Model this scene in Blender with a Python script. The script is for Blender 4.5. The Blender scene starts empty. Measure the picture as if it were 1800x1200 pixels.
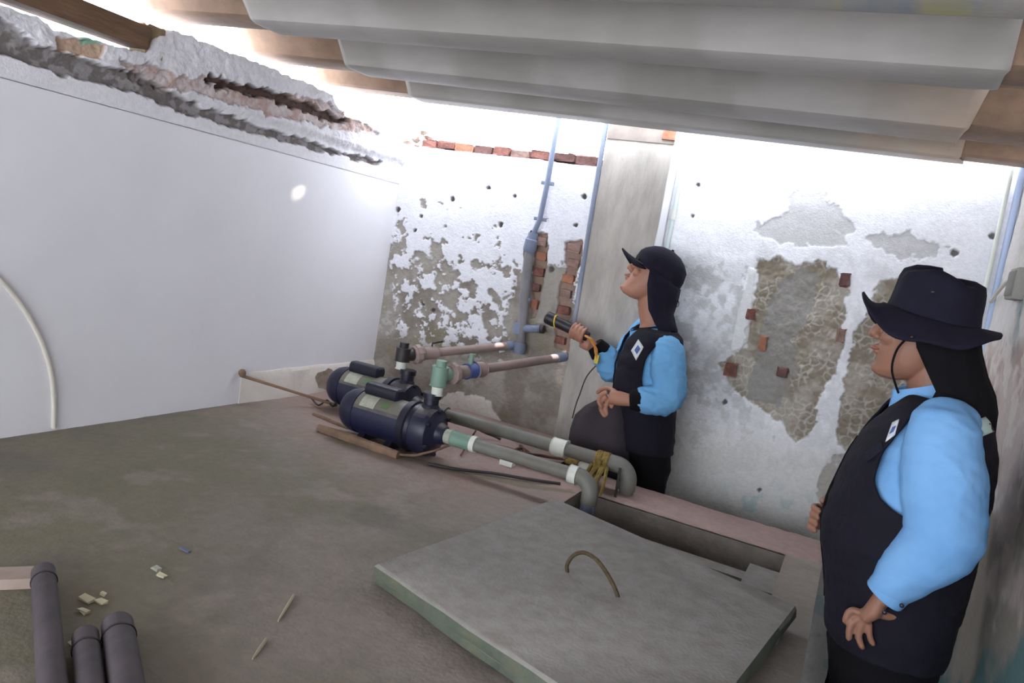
import bpy, bmesh, math, random
import numpy as np
from mathutils import Vector, Matrix
from mathutils.bvhtree import BVHTree
C = bpy.context.scene
col = C.collection
random.seed(4)
# ------------------------------------------------------------------ camera, sky, lights, exposure
YAW, PITCH, ROLL, FPX, CH = math.radians(24.9), math.radians(7.0), math.radians(9.7), 1300.0, 0.83
def cam_rows():
    cy, sy, cp, sp = math.cos(YAW), math.sin(YAW), math.cos(PITCH), math.sin(PITCH)
    f = np.array([-sy*cp, cy*cp, -sp]); r = np.array([cy, sy, 0.0]); u = np.cross(r, f)
    c, s = math.cos(ROLL), math.sin(ROLL)
    return np.array([c*r+s*u, -s*r+c*u, f])
ROWS = cam_rows(); CAM = np.array([0, 0, CH])
cd = bpy.data.cameras.new('camera'); cam = bpy.data.objects.new('camera', cd); col.objects.link(cam)
cd.sensor_width = 36; cd.lens = FPX*36/1800; cd.clip_start = .02
mt = Matrix.Identity(4)
for i in range(3):
    mt[i][0], mt[i][1], mt[i][2] = ROWS[0][i], ROWS[1][i], -ROWS[2][i]
mt.translation = Vector(CAM); cam.matrix_world = mt
C.camera = cam
# measured photograph points turned into places on the room's planes (metres)
def ray(x, y): return ROWS.T @ np.array([(x-900)/FPX, -(y-600)/FPX, 1.0])
def az(x, y, z=0.0): d = ray(x, y); return CAM + d*(z-CH)/d[2]
def ay(x, y, Y): d = ray(x, y); return CAM + d*Y/d[1]
def ax(x, y, X): d = ray(x, y); return CAM + d*X/d[0]

w = bpy.data.worlds.new('sky'); C.world = w; w.use_nodes = True
bg = w.node_tree.nodes['Background']; bg.inputs[0].default_value = (.86, .91, 1.0, 1); bg.inputs[1].default_value = 5.0
C.view_settings.view_transform = 'Standard'; C.view_settings.look = 'None'
C.view_settings.exposure = 1.14; C.view_settings.gamma = 1; C.view_settings.use_curve_mapping = False

def sun_patch_lamp(name, target, src, size, power, colr=(1, .93, .8), blend=.5):
    """added spot lamp aimed at one place, standing in for sun through a gap"""
    l = bpy.data.lights.new(name, 'SPOT'); o = bpy.data.objects.new(name, l); col.objects.link(o)
    d = Vector(target)-Vector(src); l.energy = power; l.color = colr; l.shadow_soft_size = .004
    l.spot_size = 2*math.atan(size/d.length); l.spot_blend = blend
    o.location = src; o.rotation_euler = d.to_track_quat('-Z', 'Y').to_euler()
sun_patch_lamp('added_patch_spot', ax(525, 338, -2.28), (-1.62, 3.17, 1.37), .036, 26, (1, .86, .66), .9)  # added lamps, one for each sunlit patch
sun_patch_lamp('added_patch_spot', ay(880, 607, 3.08), (-1.5, 3.13, 1.5), .03, 110, (1, .97, .95), .5)
sun_patch_lamp('added_patch_spot', ay(978, 629, 3.1), (-1.33, 3.13, 1.5), .03, 110, (1, .97, .95), .5)
sun_patch_lamp('added_patch_spot', ay(1001, 588, 3.2), (-1.15, 3.05, 1.35), .035, 25, (1, .75, .6), .9)

# ------------------------------------------------------------------ noise
def h2(ix, iy, seed):
    n = (ix.astype(np.int64)*374761393 + iy.astype(np.int64)*668265263 + seed*974634777) & 0x7fffffff
    n = (n ^ (n >> 13)) * 1274126177 & 0x7fffffff
    return ((n ^ (n >> 16)) & 0xffff)/65535.0
def vn(u, v, seed=0):
    iu, iv = np.floor(u), np.floor(v); fu, fv = u-iu, v-iv
    fu = fu*fu*(3-2*fu); fv = fv*fv*(3-2*fv)
    a = h2(iu, iv, seed); b = h2(iu+1, iv, seed); c = h2(iu, iv+1, seed); d = h2(iu+1, iv+1, seed)
    return (a*(1-fu)+b*fu)*(1-fv)+(c*(1-fu)+d*fu)*fv
def fbm(u, v, sc=1.0, octv=4, seed=0):
    r = 0; am = .5; t = 0
    for k in range(octv):
        r = r+am*vn(u*sc+17*k, v*sc-9*k, seed+k); t += am; am *= .55; sc *= 2.03
    return r/t
def worley(u, v, seed=0):
    iu, iv = np.floor(u), np.floor(v); f1 = np.full(u.shape, 9.); f2 = f1.copy()
    for dx in (-1, 0, 1):
        for dy in (-1, 0, 1):
            cx, cy = iu+dx, iv+dy; px = cx+.1+.8*h2(cx, cy, seed); py = cy+.1+.8*h2(cx, cy, seed+7)
            d = np.hypot(u-px, v-py); f2 = np.where(d < f1, f1, np.minimum(f2, d)); f1 = np.minimum(f1, d)
    return f1, f2
def sm(x, a, b):
    t = np.clip((x-a)/(b-a), 0, 1); return t*t*(3-2*t)
def poly_sd(U, V, P):
    """signed distance to a polygon (positive inside)"""
    P = np.array(P, float); n = len(P); d = np.full(U.shape, 1e9); ins = np.zeros(U.shape, bool)
    for i in range(n):
        a, b = P[i], P[(i+1) % n]; e = b-a
        t = np.clip(((U-a[0])*e[0]+(V-a[1])*e[1])/(e@e+1e-12), 0, 1)
        d = np.minimum(d, np.hypot(U-a[0]-t*e[0], V-a[1]-t*e[1]))
        c = ((a[1] > V) != (b[1] > V)) & (U < (b[0]-a[0])*(V-a[1])/(b[1]-a[1]+1e-12)+a[0])
        ins ^= c
    return np.where(ins, d, -d)
def lin(c):
    c = np.array(c, float)/255.0
    return np.where(c <= .04045, c/12.92, ((c+.055)/1.055)**2.4)
def mixc(a, b, t):
    t = np.asarray(t)[..., None]; return a*(1-t)+b*t

# ------------------------------------------------------------------ materials
def mat(name, rgb, rough=.8, metal=0.0, noise=0.0, scale=20.0, bump=0.0, bscale=60.0, attr=None, rgb2=None, spec=.5, sheen=0.0, stretch=None):
    m = bpy.data.materials.new(name); m.use_nodes = True; nt = m.node_tree; N = nt.nodes; L = nt.links
    b = N['Principled BSDF']; b.inputs['Roughness'].default_value = rough; b.inputs['Metallic'].default_value = metal
    b.inputs['Specular IOR Level'].default_value = spec
    if sheen: b.inputs['Sheen Weight'].default_value = sheen
    tc = N.new('ShaderNodeTexCoord'); vec = tc.outputs['Object']
    if stretch:
        mp = N.new('ShaderNodeMapping'); mp.inputs['Scale'].default_value = stretch; L.new(vec, mp.inputs[0]); vec = mp.outputs[0]
    c1 = tuple(lin(rgb))+(1,)
    c2 = tuple(lin(rgb2))+(1,) if rgb2 else tuple(np.clip(lin(rgb)*(1-noise), 0, 1))+(1,)
    nz = N.new('ShaderNodeTexNoise'); nz.inputs['Scale'].default_value = scale; nz.inputs['Detail'].default_value = 6
    nz.inputs['Roughness'].default_value = .6; L.new(vec, nz.inputs['Vector'])
    rp = N.new('ShaderNodeMapRange'); rp.inputs[1].default_value = .35; rp.inputs[2].default_value = .65; L.new(nz.outputs[0], rp.inputs[0])
    mx = N.new('ShaderNodeMix'); mx.data_type = 'RGBA'; L.new(rp.outputs[0], mx.inputs[0])
    if attr:
        a = N.new('ShaderNodeAttribute'); a.attribute_name = attr
        L.new(a.outputs['Color'], mx.inputs[6])
        dk = N.new('ShaderNodeMix'); dk.data_type = 'RGBA'; dk.blend_type = 'MULTIPLY'; dk.inputs[0].default_value = 1
        L.new(a.outputs['Color'], dk.inputs[6]); g = 1-noise; dk.inputs[7].default_value = (g, g, g, 1)
        L.new(dk.outputs[2], mx.inputs[7])
    else:
        mx.inputs[6].default_value = c1; mx.inputs[7].default_value = c2
    L.new(mx.outputs[2], b.inputs['Base Color'])
    if bump:
        n2 = N.new('ShaderNodeTexNoise'); n2.inputs['Scale'].default_value = bscale; n2.inputs['Detail'].default_value = 5
        L.new(vec, n2.inputs['Vector'])
        bp = N.new('ShaderNodeBump'); bp.inputs['Strength'].default_value = bump; bp.inputs['Distance'].default_value = .01
        L.new(n2.outputs[0], bp.inputs['Height']); L.new(bp.outputs[0], b.inputs['Normal'])
    return m
M = {}
M['white_paint'] = mat('white_paint', (226, 224, 228), .42, noise=.05, scale=3, bump=.06, bscale=25)
M['relief'] = mat('wall_relief', (200, 200, 200), .85, noise=.10, scale=60, bump=.25, bscale=140, attr='Col')
M['slab'] = mat('slab_concrete', (200, 200, 200), .8, noise=.14, scale=35, bump=.22, bscale=90, attr='Col')
M['roof'] = mat('roof_sheet', (200, 200, 200), .75, noise=.08, scale=14, bump=.12, bscale=50, attr='Col', stretch=(.4, 1.5, 1.5))
M['roof_brown'] = mat('roof_sheet_brown', (138, 112, 92), .8, noise=.3, scale=9, bump=.15, bscale=50)
M['concrete'] = mat('column_concrete', (176, 170, 162), .85, noise=.26, scale=9, bump=.3, bscale=60, stretch=(1.6, 1.6, .5))
M['concrete_dark'] = mat('tank_concrete', (128, 120, 112), .9, noise=.3, scale=12, bump=.4, bscale=60)
M['lid'] = mat('lid_concrete', (140, 136, 131), .85, noise=.12, scale=22, bump=.22, bscale=110, rgb2=(126, 121, 115))
M['moss'] = mat('mossy_concrete', (96, 98, 80), .9, noise=.35, scale=14, bump=.4, bscale=60, rgb2=(76, 86, 76))
M['mortar'] = mat('mortar', (158, 142, 128), .95, noise=.35, scale=30, bump=.6, bscale=80)
M['brick'] = mat('brick', (134, 88, 78), .9, noise=.4, scale=35, bump=.4, bscale=90)
M['timber'] = mat('timber', (112, 84, 62), .8, noise=.4, scale=12, bump=.3, bscale=40, stretch=(4, .6, 4))
M['floor'] = mat('floor_cement', (168, 158, 148), .9, noise=.25, scale=8, bump=.3)
M['pump_blue'] = mat('pump_paint', (28, 30, 54), .38, noise=.25, scale=10, bump=.05)
M['pump_dark'] = mat('pump_dark', (26, 27, 44), .42, noise=.2, scale=10)
M['pump_grey'] = mat('pump_dusty_grey', (92, 96, 84), .6, noise=.25, scale=14, rgb2=(108, 98, 88))
M['label'] = mat('metal_label', (176, 178, 160), .45, noise=.25, scale=40)
M['pvc_grey'] = mat('pvc_grey', (116, 118, 110), .6, noise=.22, scale=9, rgb2=(104, 98, 90))
M['pvc_blue'] = mat('pvc_blue_grey', (120, 130, 152), .55, noise=.2, scale=9)
M['pvc_green'] = mat('pvc_green', (120, 150, 134), .5, noise=.15, scale=12)
M['pvc_brown'] = mat('pvc_dusty_brown', (150, 130, 124), .7, noise=.2, scale=14)
M['black_fit'] = mat('black_fitting', (44, 40, 40), .55, noise=.2)
M['white_fit'] = mat('white_fitting', (214, 216, 206), .5, noise=.1)
M['blue_fit'] = mat('blue_fitting', (66, 84, 140), .45)
M['cable'] = mat('dark_cable', (40, 32, 34), .6)
M['brown_cable'] = mat('brown_cable', (104, 70, 52), .8, noise=.3)
M['cream_hose'] = mat('cream_hose', (212, 206, 194), .6, noise=.06)
M['rag'] = mat('yellow_rag', (150, 128, 66), .95, noise=.5, scale=50, bump=.5)
M['rebar'] = mat('rusty_rebar', (88, 74, 50), .7, metal=.2, noise=.35, scale=60, bump=.4, bscale=200)
M['dark_pipe'] = mat('dark_pipe', (78, 70, 74), .65, noise=.35, scale=15, bump=.1)
M['wood'] = mat('pale_wood', (206, 200, 170), .8, noise=.2)
M['dirty_wood'] = mat('dirty_wood', (134, 108, 88), .85, noise=.35, scale=16, bump=.4)
M['plank'] = mat('plank', (168, 150, 138), .85, noise=.25, scale=12)
M['navy'] = mat('navy_cloth', (25, 23, 39), .9, noise=.25, scale=25, bump=.15, bscale=120, spec=.25)
M['navy_vest'] = mat('navy_vest_cloth', (20, 18, 30), .85, noise=.25, scale=12, bump=.2, bscale=60, spec=.25)
M['black_cloth'] = mat('black_cloth', (13, 12, 16), .9, noise=.2, scale=20, bump=.2, bscale=60, spec=.2)
M['shirt'] = mat('light_blue_shirt', (120, 168, 214), .85, noise=.12, scale=6, bump=.2, bscale=22, spec=.3, rgb2=(106, 155, 204))
M['shirt_far'] = mat('sky_blue_shirt', (108, 164, 208), .85, noise=.12, scale=6, bump=.2, bscale=22, spec=.3)
M['skin'] = mat('skin', (166, 116, 94), .55, noise=.15, scale=12, bump=.05, bscale=200)
M['skin_near'] = mat('skin_tan', (140, 98, 78), .55, noise=.15, scale=12, bump=.05, bscale=200)
M['lip'] = mat('lip', (138, 80, 74), .5)
M['hair'] = mat('hair', (22, 18, 18), .7, noise=.3, scale=80, bump=.3, bscale=200)
M['eye_white'] = mat('eye_white', (210, 205, 200), .3)
M['iris'] = mat('iris', (36, 24, 20), .3)
M['torch'] = mat('torch_body', (32, 27, 34), .5, noise=.2)
M['yellow'] = mat('yellow_band', (206, 176, 60), .6)
M['orange'] = mat('orange_cord', (206, 136, 62), .7, noise=.2)
M['bag'] = mat('bag_cloth', (52, 46, 52), .9, noise=.25, scale=10, bump=.3, bscale=40)
M['emblem'] = mat('emblem_white', (206, 210, 214), .7, noise=.2, scale=90)
M['emblem_blue'] = mat('emblem_blue', (70, 96, 150), .7)
M['reflect'] = mat('reflective_patch', (196, 222, 216), .5)
M['jeans'] = mat('faded_jeans', (112, 130, 160), .9, noise=.2)
M['shoe'] = mat('shoe_leather', (24, 22, 22), .45)
M['sole'] = mat('shoe_sole', (40, 38, 38), .8)
M['button'] = mat('button', (24, 26, 46), .4)

# ------------------------------------------------------------------ objects
def tag(o, label=None, cat=None, group=None, kind=None):
    if label: o['label'] = label
    if cat: o['category'] = cat
    if group: o['group'] = group
    if kind: o['kind'] = kind
    return o
def empty(name, loc, label=None, cat=None, group=None):
    o = bpy.data.objects.new(name, None); o.empty_display_size = .05; col.objects.link(o); o.location = [float(v) for v in loc]
    return tag(o, label, cat, group)
def wpos(o):
    p = Vector((0, 0, 0))
    while o is not None: p += o.location; o = o.parent
    return p
class MB:
    def __init__(s): s.v = []; s.f = []
    def add(s, vs, fs):
        n = len(s.v); s.v += [tuple(float(c) for c in p) for p in vs]; s.f += [tuple(i+n for i in f) for f in fs]
    def box(s, lo, hi, jit=0.0, rot=None, bev=0.0):
        lo, hi = np.array(lo, float), np.array(hi, float); c = (lo+hi)/2
        if bev:
            bm = bmesh.new(); bmesh.ops.create_cube(bm, size=1)
            for v in bm.verts: v.co = Vector([v.co[i]*(hi[i]-lo[i]) for i in range(3)])
            bmesh.ops.bevel(bm, geom=bm.edges[:], offset=bev, segments=2, affect='EDGES', profile=.6)
            vs = np.array([v.co[:] for v in bm.verts]); bm.verts.index_update(); fs = [[v.index for v in f.verts] for f in bm.faces]; bm.free()
        else:
            vs = np.array([[x, y, z] for x in (-.5, .5) for y in (-.5, .5) for z in (-.5, .5)])*(hi-lo)
            fs = [(0, 1, 3, 2), (4, 6, 7, 5), (0, 4, 5, 1), (2, 3, 7, 6), (0, 2, 6, 4), (1, 5, 7, 3)]
        if jit: vs = vs+np.array([[random.uniform(-jit, jit) for _ in range(3)] for _ in vs])
        if rot is not None: vs = vs @ np.array(rot).T
        s.add(vs+c, fs)
    def tube(s, path, rad, n=14, caps=True, flat=None, smooth=0):
        P = [np.array(p, float) for p in path]; R = list(rad) if hasattr(rad, '__len__') else [rad]*len(P)
        if smooth:
            Q = []; RR = []
            for i in range(len(P)-1):
                p0 = P[max(i-1, 0)]; p1 = P[i]; p2 = P[i+1]; p3 = P[min(i+2, len(P)-1)]
                for k in range(smooth):
                    t = k/smooth
                    Q.append(.5*((2*p1)+(-p0+p2)*t+(2*p0-5*p1+4*p2-p3)*t*t+(-p0+3*p1-3*p2+p3)*t**3)); RR.append(R[i]*(1-t)+R[i+1]*t)
            Q.append(P[-1]); RR.append(R[-1]); P, R = Q, RR
        T = []
        for i in range(len(P)):
            d = P[min(i+1, len(P)-1)]-P[max(i-1, 0)]; T.append(d/(np.linalg.norm(d)+1e-9))
        a = np.array([0, 0, 1.]) if abs(T[0][2]) < .9 else np.array([0, 1., 0])
        vs = []
        for i, p in enumerate(P):
            a = a-T[i]*(a@T[i]); a /= np.linalg.norm(a)+1e-9; b = np.cross(T[i], a)
            for k in range(n):
                th = 2*math.pi*k/n; q = (a*math.cos(th)+b*math.sin(th)*(flat or 1))*R[i]
                vs.append(p+q)
        fs = [(i*n+k, i*n+(k+1) % n, (i+1)*n+(k+1) % n, (i+1)*n+k) for i in range(len(P)-1) for k in range(n)]
        if caps: fs += [tuple(range(n))[::-1], tuple((len(P)-1)*n+k for k in range(n))]
        s.add(vs, fs)
    def ball(s, c, r, n=14, M3=None):
        r = np.array(r if hasattr(r, '__len__') else [r]*3, float); vs = [(0, 0, -1)]
        m = n//2
        for j in range(1, m):
            ph = math.pi*j/m
            for k in range(n): th = 2*math.pi*k/n; vs.append((math.sin(ph)*math.cos(th), math.sin(ph)*math.sin(th), -math.cos(ph)))
        vs.append((0, 0, 1)); vs = np.array(vs)*r
        if M3 is not None: vs = vs @ np.array(M3).T
        fs = [(0, 1+(k+1) % n, 1+k) for k in range(n)]
        for j in range(m-2):
            for k in range(n): a = 1+j*n; fs.append((a+k, a+(k+1) % n, a+n+(k+1) % n, a+n+k))
        e = len(vs)-1; a = 1+(m-2)*n; fs += [(a+k, a+(k+1) % n, e) for k in range(n)]
        s.add(vs+np.array(c, float), fs)
    def rings(s, R, closed=True, caps=True):
        n = len(R[0]); vs = [p for r in R for p in r]
        fs = [(i*n+k, i*n+(k+1) % n, (i+1)*n+(k+1) % n, (i+1)*n+k) for i in range(len(R)-1) for k in range(n if closed else n-1)]
        if caps: fs += [tuple(range(n))[::-1], tuple((len(R)-1)*n+k for k in range(n))]
        s.add(vs, fs)
    def build(s, name, m, parent=None, smooth=True, ang=40, label=None):
        me = bpy.data.meshes.new(name); b = wpos(parent) if parent else Vector((0, 0, 0))
        me.from_pydata([(p[0]-b[0], p[1]-b[1], p[2]-b[2]) for p in s.v], [], s.f)
        bm = bmesh.new(); bm.from_mesh(me); bmesh.ops.recalc_face_normals(bm, faces=bm.faces[:]); bm.to_mesh(me); bm.free()
        me.materials.append(m)
        if smooth: me.shade_smooth(); me.set_sharp_from_angle(angle=math.radians(ang))
        o = bpy.data.objects.new(name, me); col.objects.link(o); o.parent = parent
        if label: o['label'] = label
        return o
def origin_to(o, loc):
    loc = Vector([float(v) for v in loc]); o.data.transform(Matrix.Translation(-loc)); o.location = loc; return o
def ring(cx, cy, z, a, b, ang=0.0, n=28, p=2.3, tilt=0.0):
    out = []
    for k in range(n):
        t = 2*math.pi*k/n; c, s_ = math.cos(t), math.sin(t)
        x = a*math.copysign(abs(c)**(2/p), c); y = b*math.copysign(abs(s_)**(2/p), s_)
        out.append((cx+x*math.cos(ang)-y*math.sin(ang), cy+x*math.sin(ang)+y*math.cos(ang), z+tilt*x))
    return out
def remesh(mb, name, m, parent, vox=.005, it=2, fold=0.0, fscale=25, seed=1, label=None):
    """union of overlapping closed shapes into one continuous surface"""
    o = mb.build(name, m, None, smooth=False)
    md = o.modifiers.new('r', 'REMESH'); md.mode = 'VOXEL'; md.voxel_size = vox
    if it: ms = o.modifiers.new('s', 'SMOOTH'); ms.factor = .5; ms.iterations = it
    dg = bpy.context.evaluated_depsgraph_get(); dg.update()
    me = bpy.data.meshes.new_from_object(o.evaluated_get(dg)); old = o.data; o.modifiers.clear(); o.data = me
    bpy.data.meshes.remove(old); me.name = name
    if fold:
        n = len(me.vertices); co = np.empty(n*3); me.vertices.foreach_get('co', co); co = co.reshape(-1, 3)
        no = np.empty(n*3); me.vertices.foreach_get('normal', no); no = no.reshape(-1, 3)
        d = fbm(co[:, 0]*1.0+co[:, 1]*.6, co[:, 2]*1.5+co[:, 1]*.5, fscale, 3, seed)
        d = 1-np.abs(2*d-1)*2.2                     # ridged: creases of cloth
        co += no*(d[:, None]*fold); me.vertices.foreach_set('co', co.ravel())
    b = wpos(parent) if parent else Vector((0, 0, 0)); me.transform(Matrix.Translation(-b))
    me.materials.clear(); me.materials.append(m); me.shade_smooth(); o.parent = parent
    if label: o['label'] = label
    return o
def grid_obj(name, P, Cc, m, parent=None, keep=None, smooth=True):
    """P: (nv,nu,3) world points, Cc: (nv,nu,3) linear colour"""
    nv, nu = P.shape[:2]; b = wpos(parent) if parent else Vector((0, 0, 0))
    V = P.reshape(-1, 3)-np.array(b[:]); i = np.arange(nv*nu).reshape(nv, nu)
    F = np.stack([i[:-1, :-1], i[:-1, 1:], i[1:, 1:], i[1:, :-1]], -1).reshape(-1, 4)
    if keep is not None: F = F[keep.reshape(-1)]
    me = bpy.data.meshes.new(name); me.vertices.add(len(V)); me.vertices.foreach_set('co', V.ravel())
    me.loops.add(F.size); me.loops.foreach_set('vertex_index', F.ravel().astype(np.int32))
    me.polygons.add(len(F)); me.polygons.foreach_set('loop_start', np.arange(0, F.size, 4, dtype=np.int32))
    me.polygons.foreach_set('loop_total', np.full(len(F), 4, dtype=np.int32)); me.update(calc_edges=True)
    at = me.color_attributes.new('Col', 'FLOAT_COLOR', 'POINT')
    c4 = np.ones((nv*nu, 4)); c4[:, :3] = np.clip(Cc, 0, 1).reshape(-1, 3); at.data.foreach_set('color', c4.ravel())
    me.materials.append(m)
    if smooth: me.shade_smooth()
    o = bpy.data.objects.new(name, me); col.objects.link(o); o.parent = parent
    return o

# ================================================================== SETTING
XL, XR, YB, YB2, YE, XE, ZF, YN = -2.28, .415, 3.22, 3.32, 2.80, .035, -.82, -1.3
# ---- left wall
mb = MB(); mb.box((XL-.15, YN, ZF), (XL, YB+.05, 1.062))
wall_left = mb.build('wall_left', M['white_paint'], smooth=False); tag(wall_left, kind='structure')
# broken plaster band above the crack line
nu, nv = 720, 84
yy = np.linspace(.75, YB, nu)
tp = [(0, 8), (60, 32), (84, 50), (130, 62), (165, 72), (250, 96), (262, 70), (300, 52), (440, 108), (580, 165), (590, 192), (612, 207), (640, 217), (668, 236), (690, 255)]
tq = np.array([ax(px, py, XL)[1:] for px, py in tp])
top = np.interp(yy, tq[:, 0], tq[:, 1]) + (fbm(yy*1.0, yy*0, 30, 4, 3)-.5)*.022
U = np.repeat(yy[None, :], nv, 0); T = np.linspace(0, 1, nv)[:, None]
Z = 1.06+(top[None, :]-1.06)*T
def pp(pts): return [tuple(ax(a, b, XL)[1:]) for a, b in pts]
rag = (fbm(U, Z, 28, 4, 5)-.5)*.05
dark = poly_sd(U, Z, pp([(-60, 20), (0, 38), (45, 62), (75, 85), (120, 92), (170, 112), (240, 128), (300, 160), (345, 182), (560, 255), (672, 284), (668, 291), (540, 260), (330, 200), (255, 172), (185, 150), (100, 128), (0, 92), (-60, 70)])) + rag*.7
expo = poly_sd(U, Z, pp([(205, 108), (280, 122), (340, 136), (400, 150), (470, 160), (520, 168), (575, 180), (590, 192), (640, 217), (660, 236), (610, 232), (540, 215), (480, 205), (400, 178), (340, 165), (250, 150)])) + rag
crk = poly_sd(U, Z, pp([(365, 132), (420, 146), (500, 165), (560, 190), (612, 214), (600, 222), (540, 200), (480, 178), (410, 160), (360, 146)])) + rag*.9
brk = poly_sd(U, Z, pp([(92, 62), (130, 66), (182, 80), (170, 104), (130, 98), (95, 84)])) + rag*.5
d_, e_, k_, b_ = sm(dark, -.004, .004), sm(expo, -.004, .004), sm(crk, -.003, .004), sm(brk, -.003, .003)
lump = fbm(U, Z, 22, 4, 9)
white = lin((224, 222, 226)); Cc = np.ones(U.shape+(3,))*white*(1-(1-(0.86+.16*fbm(U, Z, 12, 3, 2)))*sm(Z, 1.12, 1.17))[..., None]
Cc = mixc(Cc, np.ones(U.shape+(3,))*lin((176, 152, 144)), e_*(.55+.45*sm(lump, .4, .6)))
Cc = mixc(Cc, np.ones(U.shape+(3,))*lin((112, 104, 101)), d_*(.78+.22*sm(fbm(U, Z, 40, 3, 7), .4, .55)))
Cc = mixc(Cc, np.ones(U.shape+(3,))*lin((84, 62, 56)), k_)
Cc = mixc(Cc, np.ones(U.shape+(3,))*lin((178, 140, 104)), b_*.8)
gsp = poly_sd(U, Z, pp([(132, 62), (160, 62), (172, 76), (140, 78)])); Cc = mixc(Cc, np.ones(U.shape+(3,))*lin((120, 178, 152)), sm(gsp, -.003, .003)*.8)
dpt = .018*sm(Z, 1.15, 1.19)+(lump-.5)*.018*sm(Z, 1.11, 1.17) - .026*d_ - .018*e_*(1.2-lump) - .035*k_ - .012*b_
dpt = dpt*sm(T+U*0, 0, .05)+.0*U
P = np.stack([XL+dpt, U, Z], -1)
Pb = P[-1:].copy(); Pb[..., 0] = XL-.15; P = np.concatenate([P, Pb], 0); Cc = np.concatenate([Cc, Cc[-1:]], 0)
Pc = Pb.copy(); Pc[..., 2] = 1.0; P = np.concatenate([P, Pc], 0); Cc = np.concatenate([Cc, Cc[-1:]], 0)
grid_obj('broken_plaster', P, Cc, M['relief'], wall_left)
mb = MB(); mb.box((XL-.15, YN, 1.13), (XL+.01, .76, 1.26)); mb.build('plaster_band', M['relief'] if 0 else M['white_paint'], wall_left, smooth=False)
# low plaster skirting near the pumps
mb = MB()
y0 = ax(425, 655, XL)[1]; pr_ = [(XL-.01, -.01), (XL+.016, -.01), (XL+.014, .118), (XL+.006, .131), (XL-.01, .134)]
mb.rings([[(XL-.01+(x-XL+.01)*min(1, .55+(yv-y0)*2), yv, z+random.uniform(-.003, .003)) for x, z in pr_] for yv in np.linspace(y0, YB, 14)])
mb.build('plaster_skirting', mat('cream_plaster', (214, 206, 198), .8, noise=.1, scale=9, bump=.3, bscale=40), wall_left, ang=30)
mb = MB(); c = ax(572, 668, XL+.016); pts = [(c[0]+.002, c[1]+.07*math.cos(t)*(1+.2*math.sin(3*t)), .062+.05*math.sin(t)*(1+.15*math.cos(5*t))) for t in np.linspace(0, 2*math.pi, 18, endpoint=False)]
mb.rings([[(p[0]-.004, p[1], p[2]) for p in pts], pts]); mb.build('bare_patch', M['mortar'], wall_left)

# ---- back wall, left bay (behind the pumps)
XC0, XC1 = -1.185, -.885      # column
yw = YB
def wpts(pts, Y): return [(ay(a, b, Y)[0], ay(a, b, Y)[2]) for a, b in pts]
X0, X1 = XL-.02, XC0+.02
nu, nv = 300, 420
xx = np.linspace(X0, X1, nu); zt = 1.262+(fbm(xx, xx*0, 25, 3, 4)-.5)*.01
U = np.repeat(xx[None, :], nv, 0); T = np.linspace(0, 1, nv)[:, None]; Z = -.03+(zt[None, :]+.03)*T
n1 = fbm(U, Z, 9, 5, 21); n2 = fbm(U, Z, 26, 4, 22); n3 = fbm(U, Z, 60, 3, 23)
lev = .70-.13*sm(U, -1.9, -1.4)+.10*sm(U, -1.45, -1.3)*0
cover = (Z-lev)*1.15 + (n1-.5)*1.25 + (n2-.5)*.9
grey = 1-sm(cover, -.03, .03)
grey = np.maximum(grey*sm(1.12-Z, 0, .15), (1-sm(Z, .20, .34)) )
flakes = sm(n2+.35*n3, .69, .76)*sm(Z, .22, .36)*(1-sm(Z, .6, .8)); grey = grey*(1-flakes)
rgt = poly_sd(U, Z, wpts([(905, 480), (1015, 470), (1000, 760), (880, 760)], yw))+(n2-.5)*.12; grey = np.maximum(grey, sm(rgt, -.004, .004))
fresh = poly_sd(U, Z, wpts([(760, 760), (765, 705), (790, 690), (830, 690), (862, 706), (880, 740), (886, 775)], yw))+(n2-.5)*.05; fr = sm(fresh, -.004, .004)
low = poly_sd(U, Z, wpts([(640, 640), (660, 400), (676, 400), (700, 640), (700, 760), (630, 760)], yw))+(n2-.5)*.10; grey = np.maximum(grey, sm(low, -.004, .006)*.8)
gc = mixc(np.ones(U.shape+(3,))*lin((158, 152, 144)), np.ones(U.shape+(3,))*lin((132, 124, 114)), sm(n1, .35, .65))
gc = mixc(gc, np.ones(U.shape+(3,))*lin((128, 122, 84)), sm(fbm(U, Z, 7, 3, 31), .55, .7)*.4*(1-sm(Z, .3, .6)))
wc = np.ones(U.shape+(3,))*lin((224, 224, 230))*(.93+.1*n2)[..., None]
Cc = mixc(wc, gc, grey); Cc = mixc(Cc, np.ones(U.shape+(3,))*lin((226, 222, 216)), fr)
dp = -.004*(1-0*U)+.006*(1-grey)*1+(n2-.5)*.006*grey+(n1-.5)*.006
redm = np.zeros(U.shape)
for poly in ([(945, 408), (962, 410), (960, 470), (950, 515), (940, 560), (932, 560), (935, 480)], [(992, 425), (1022, 422), (1024, 450), (1008, 500), (1000, 560), (978, 560), (982, 500), (995, 470)], [(975, 545), (1000, 545), (1000, 620), (975, 610)]):
    s_ = sm(poly_sd(U, Z, wpts(poly, yw))+(n2-.5)*.025, -.003, .003); redm = np.maximum(redm, s_)
Cc = mixc(Cc, np.ones(U.shape+(3,))*lin((150, 126, 112)), redm); dp = dp-.016*redm
for (px, py, r) in ((1027, 346, .011), (1012, 395, .009), (968, 472, .014), (700, 368, .014), (740, 380, .012), (795, 350, .012), (860, 330, .010), (905, 345, .01), (880, 395, .012), (730, 405, .01), (760, 545, .011), (742, 535, .01)):
    c = ay(px, py, yw); s_ = 1-sm(np.hypot(U-c[0], Z-c[2])+(n3-.5)*.014, r*.7, r*1.2); Cc = mixc(Cc, np.ones(U.shape+(3,))*lin((92, 84, 84)), s_); dp = dp-.012*s_
P = np.stack([U, yw-dp, Z], -1)
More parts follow.
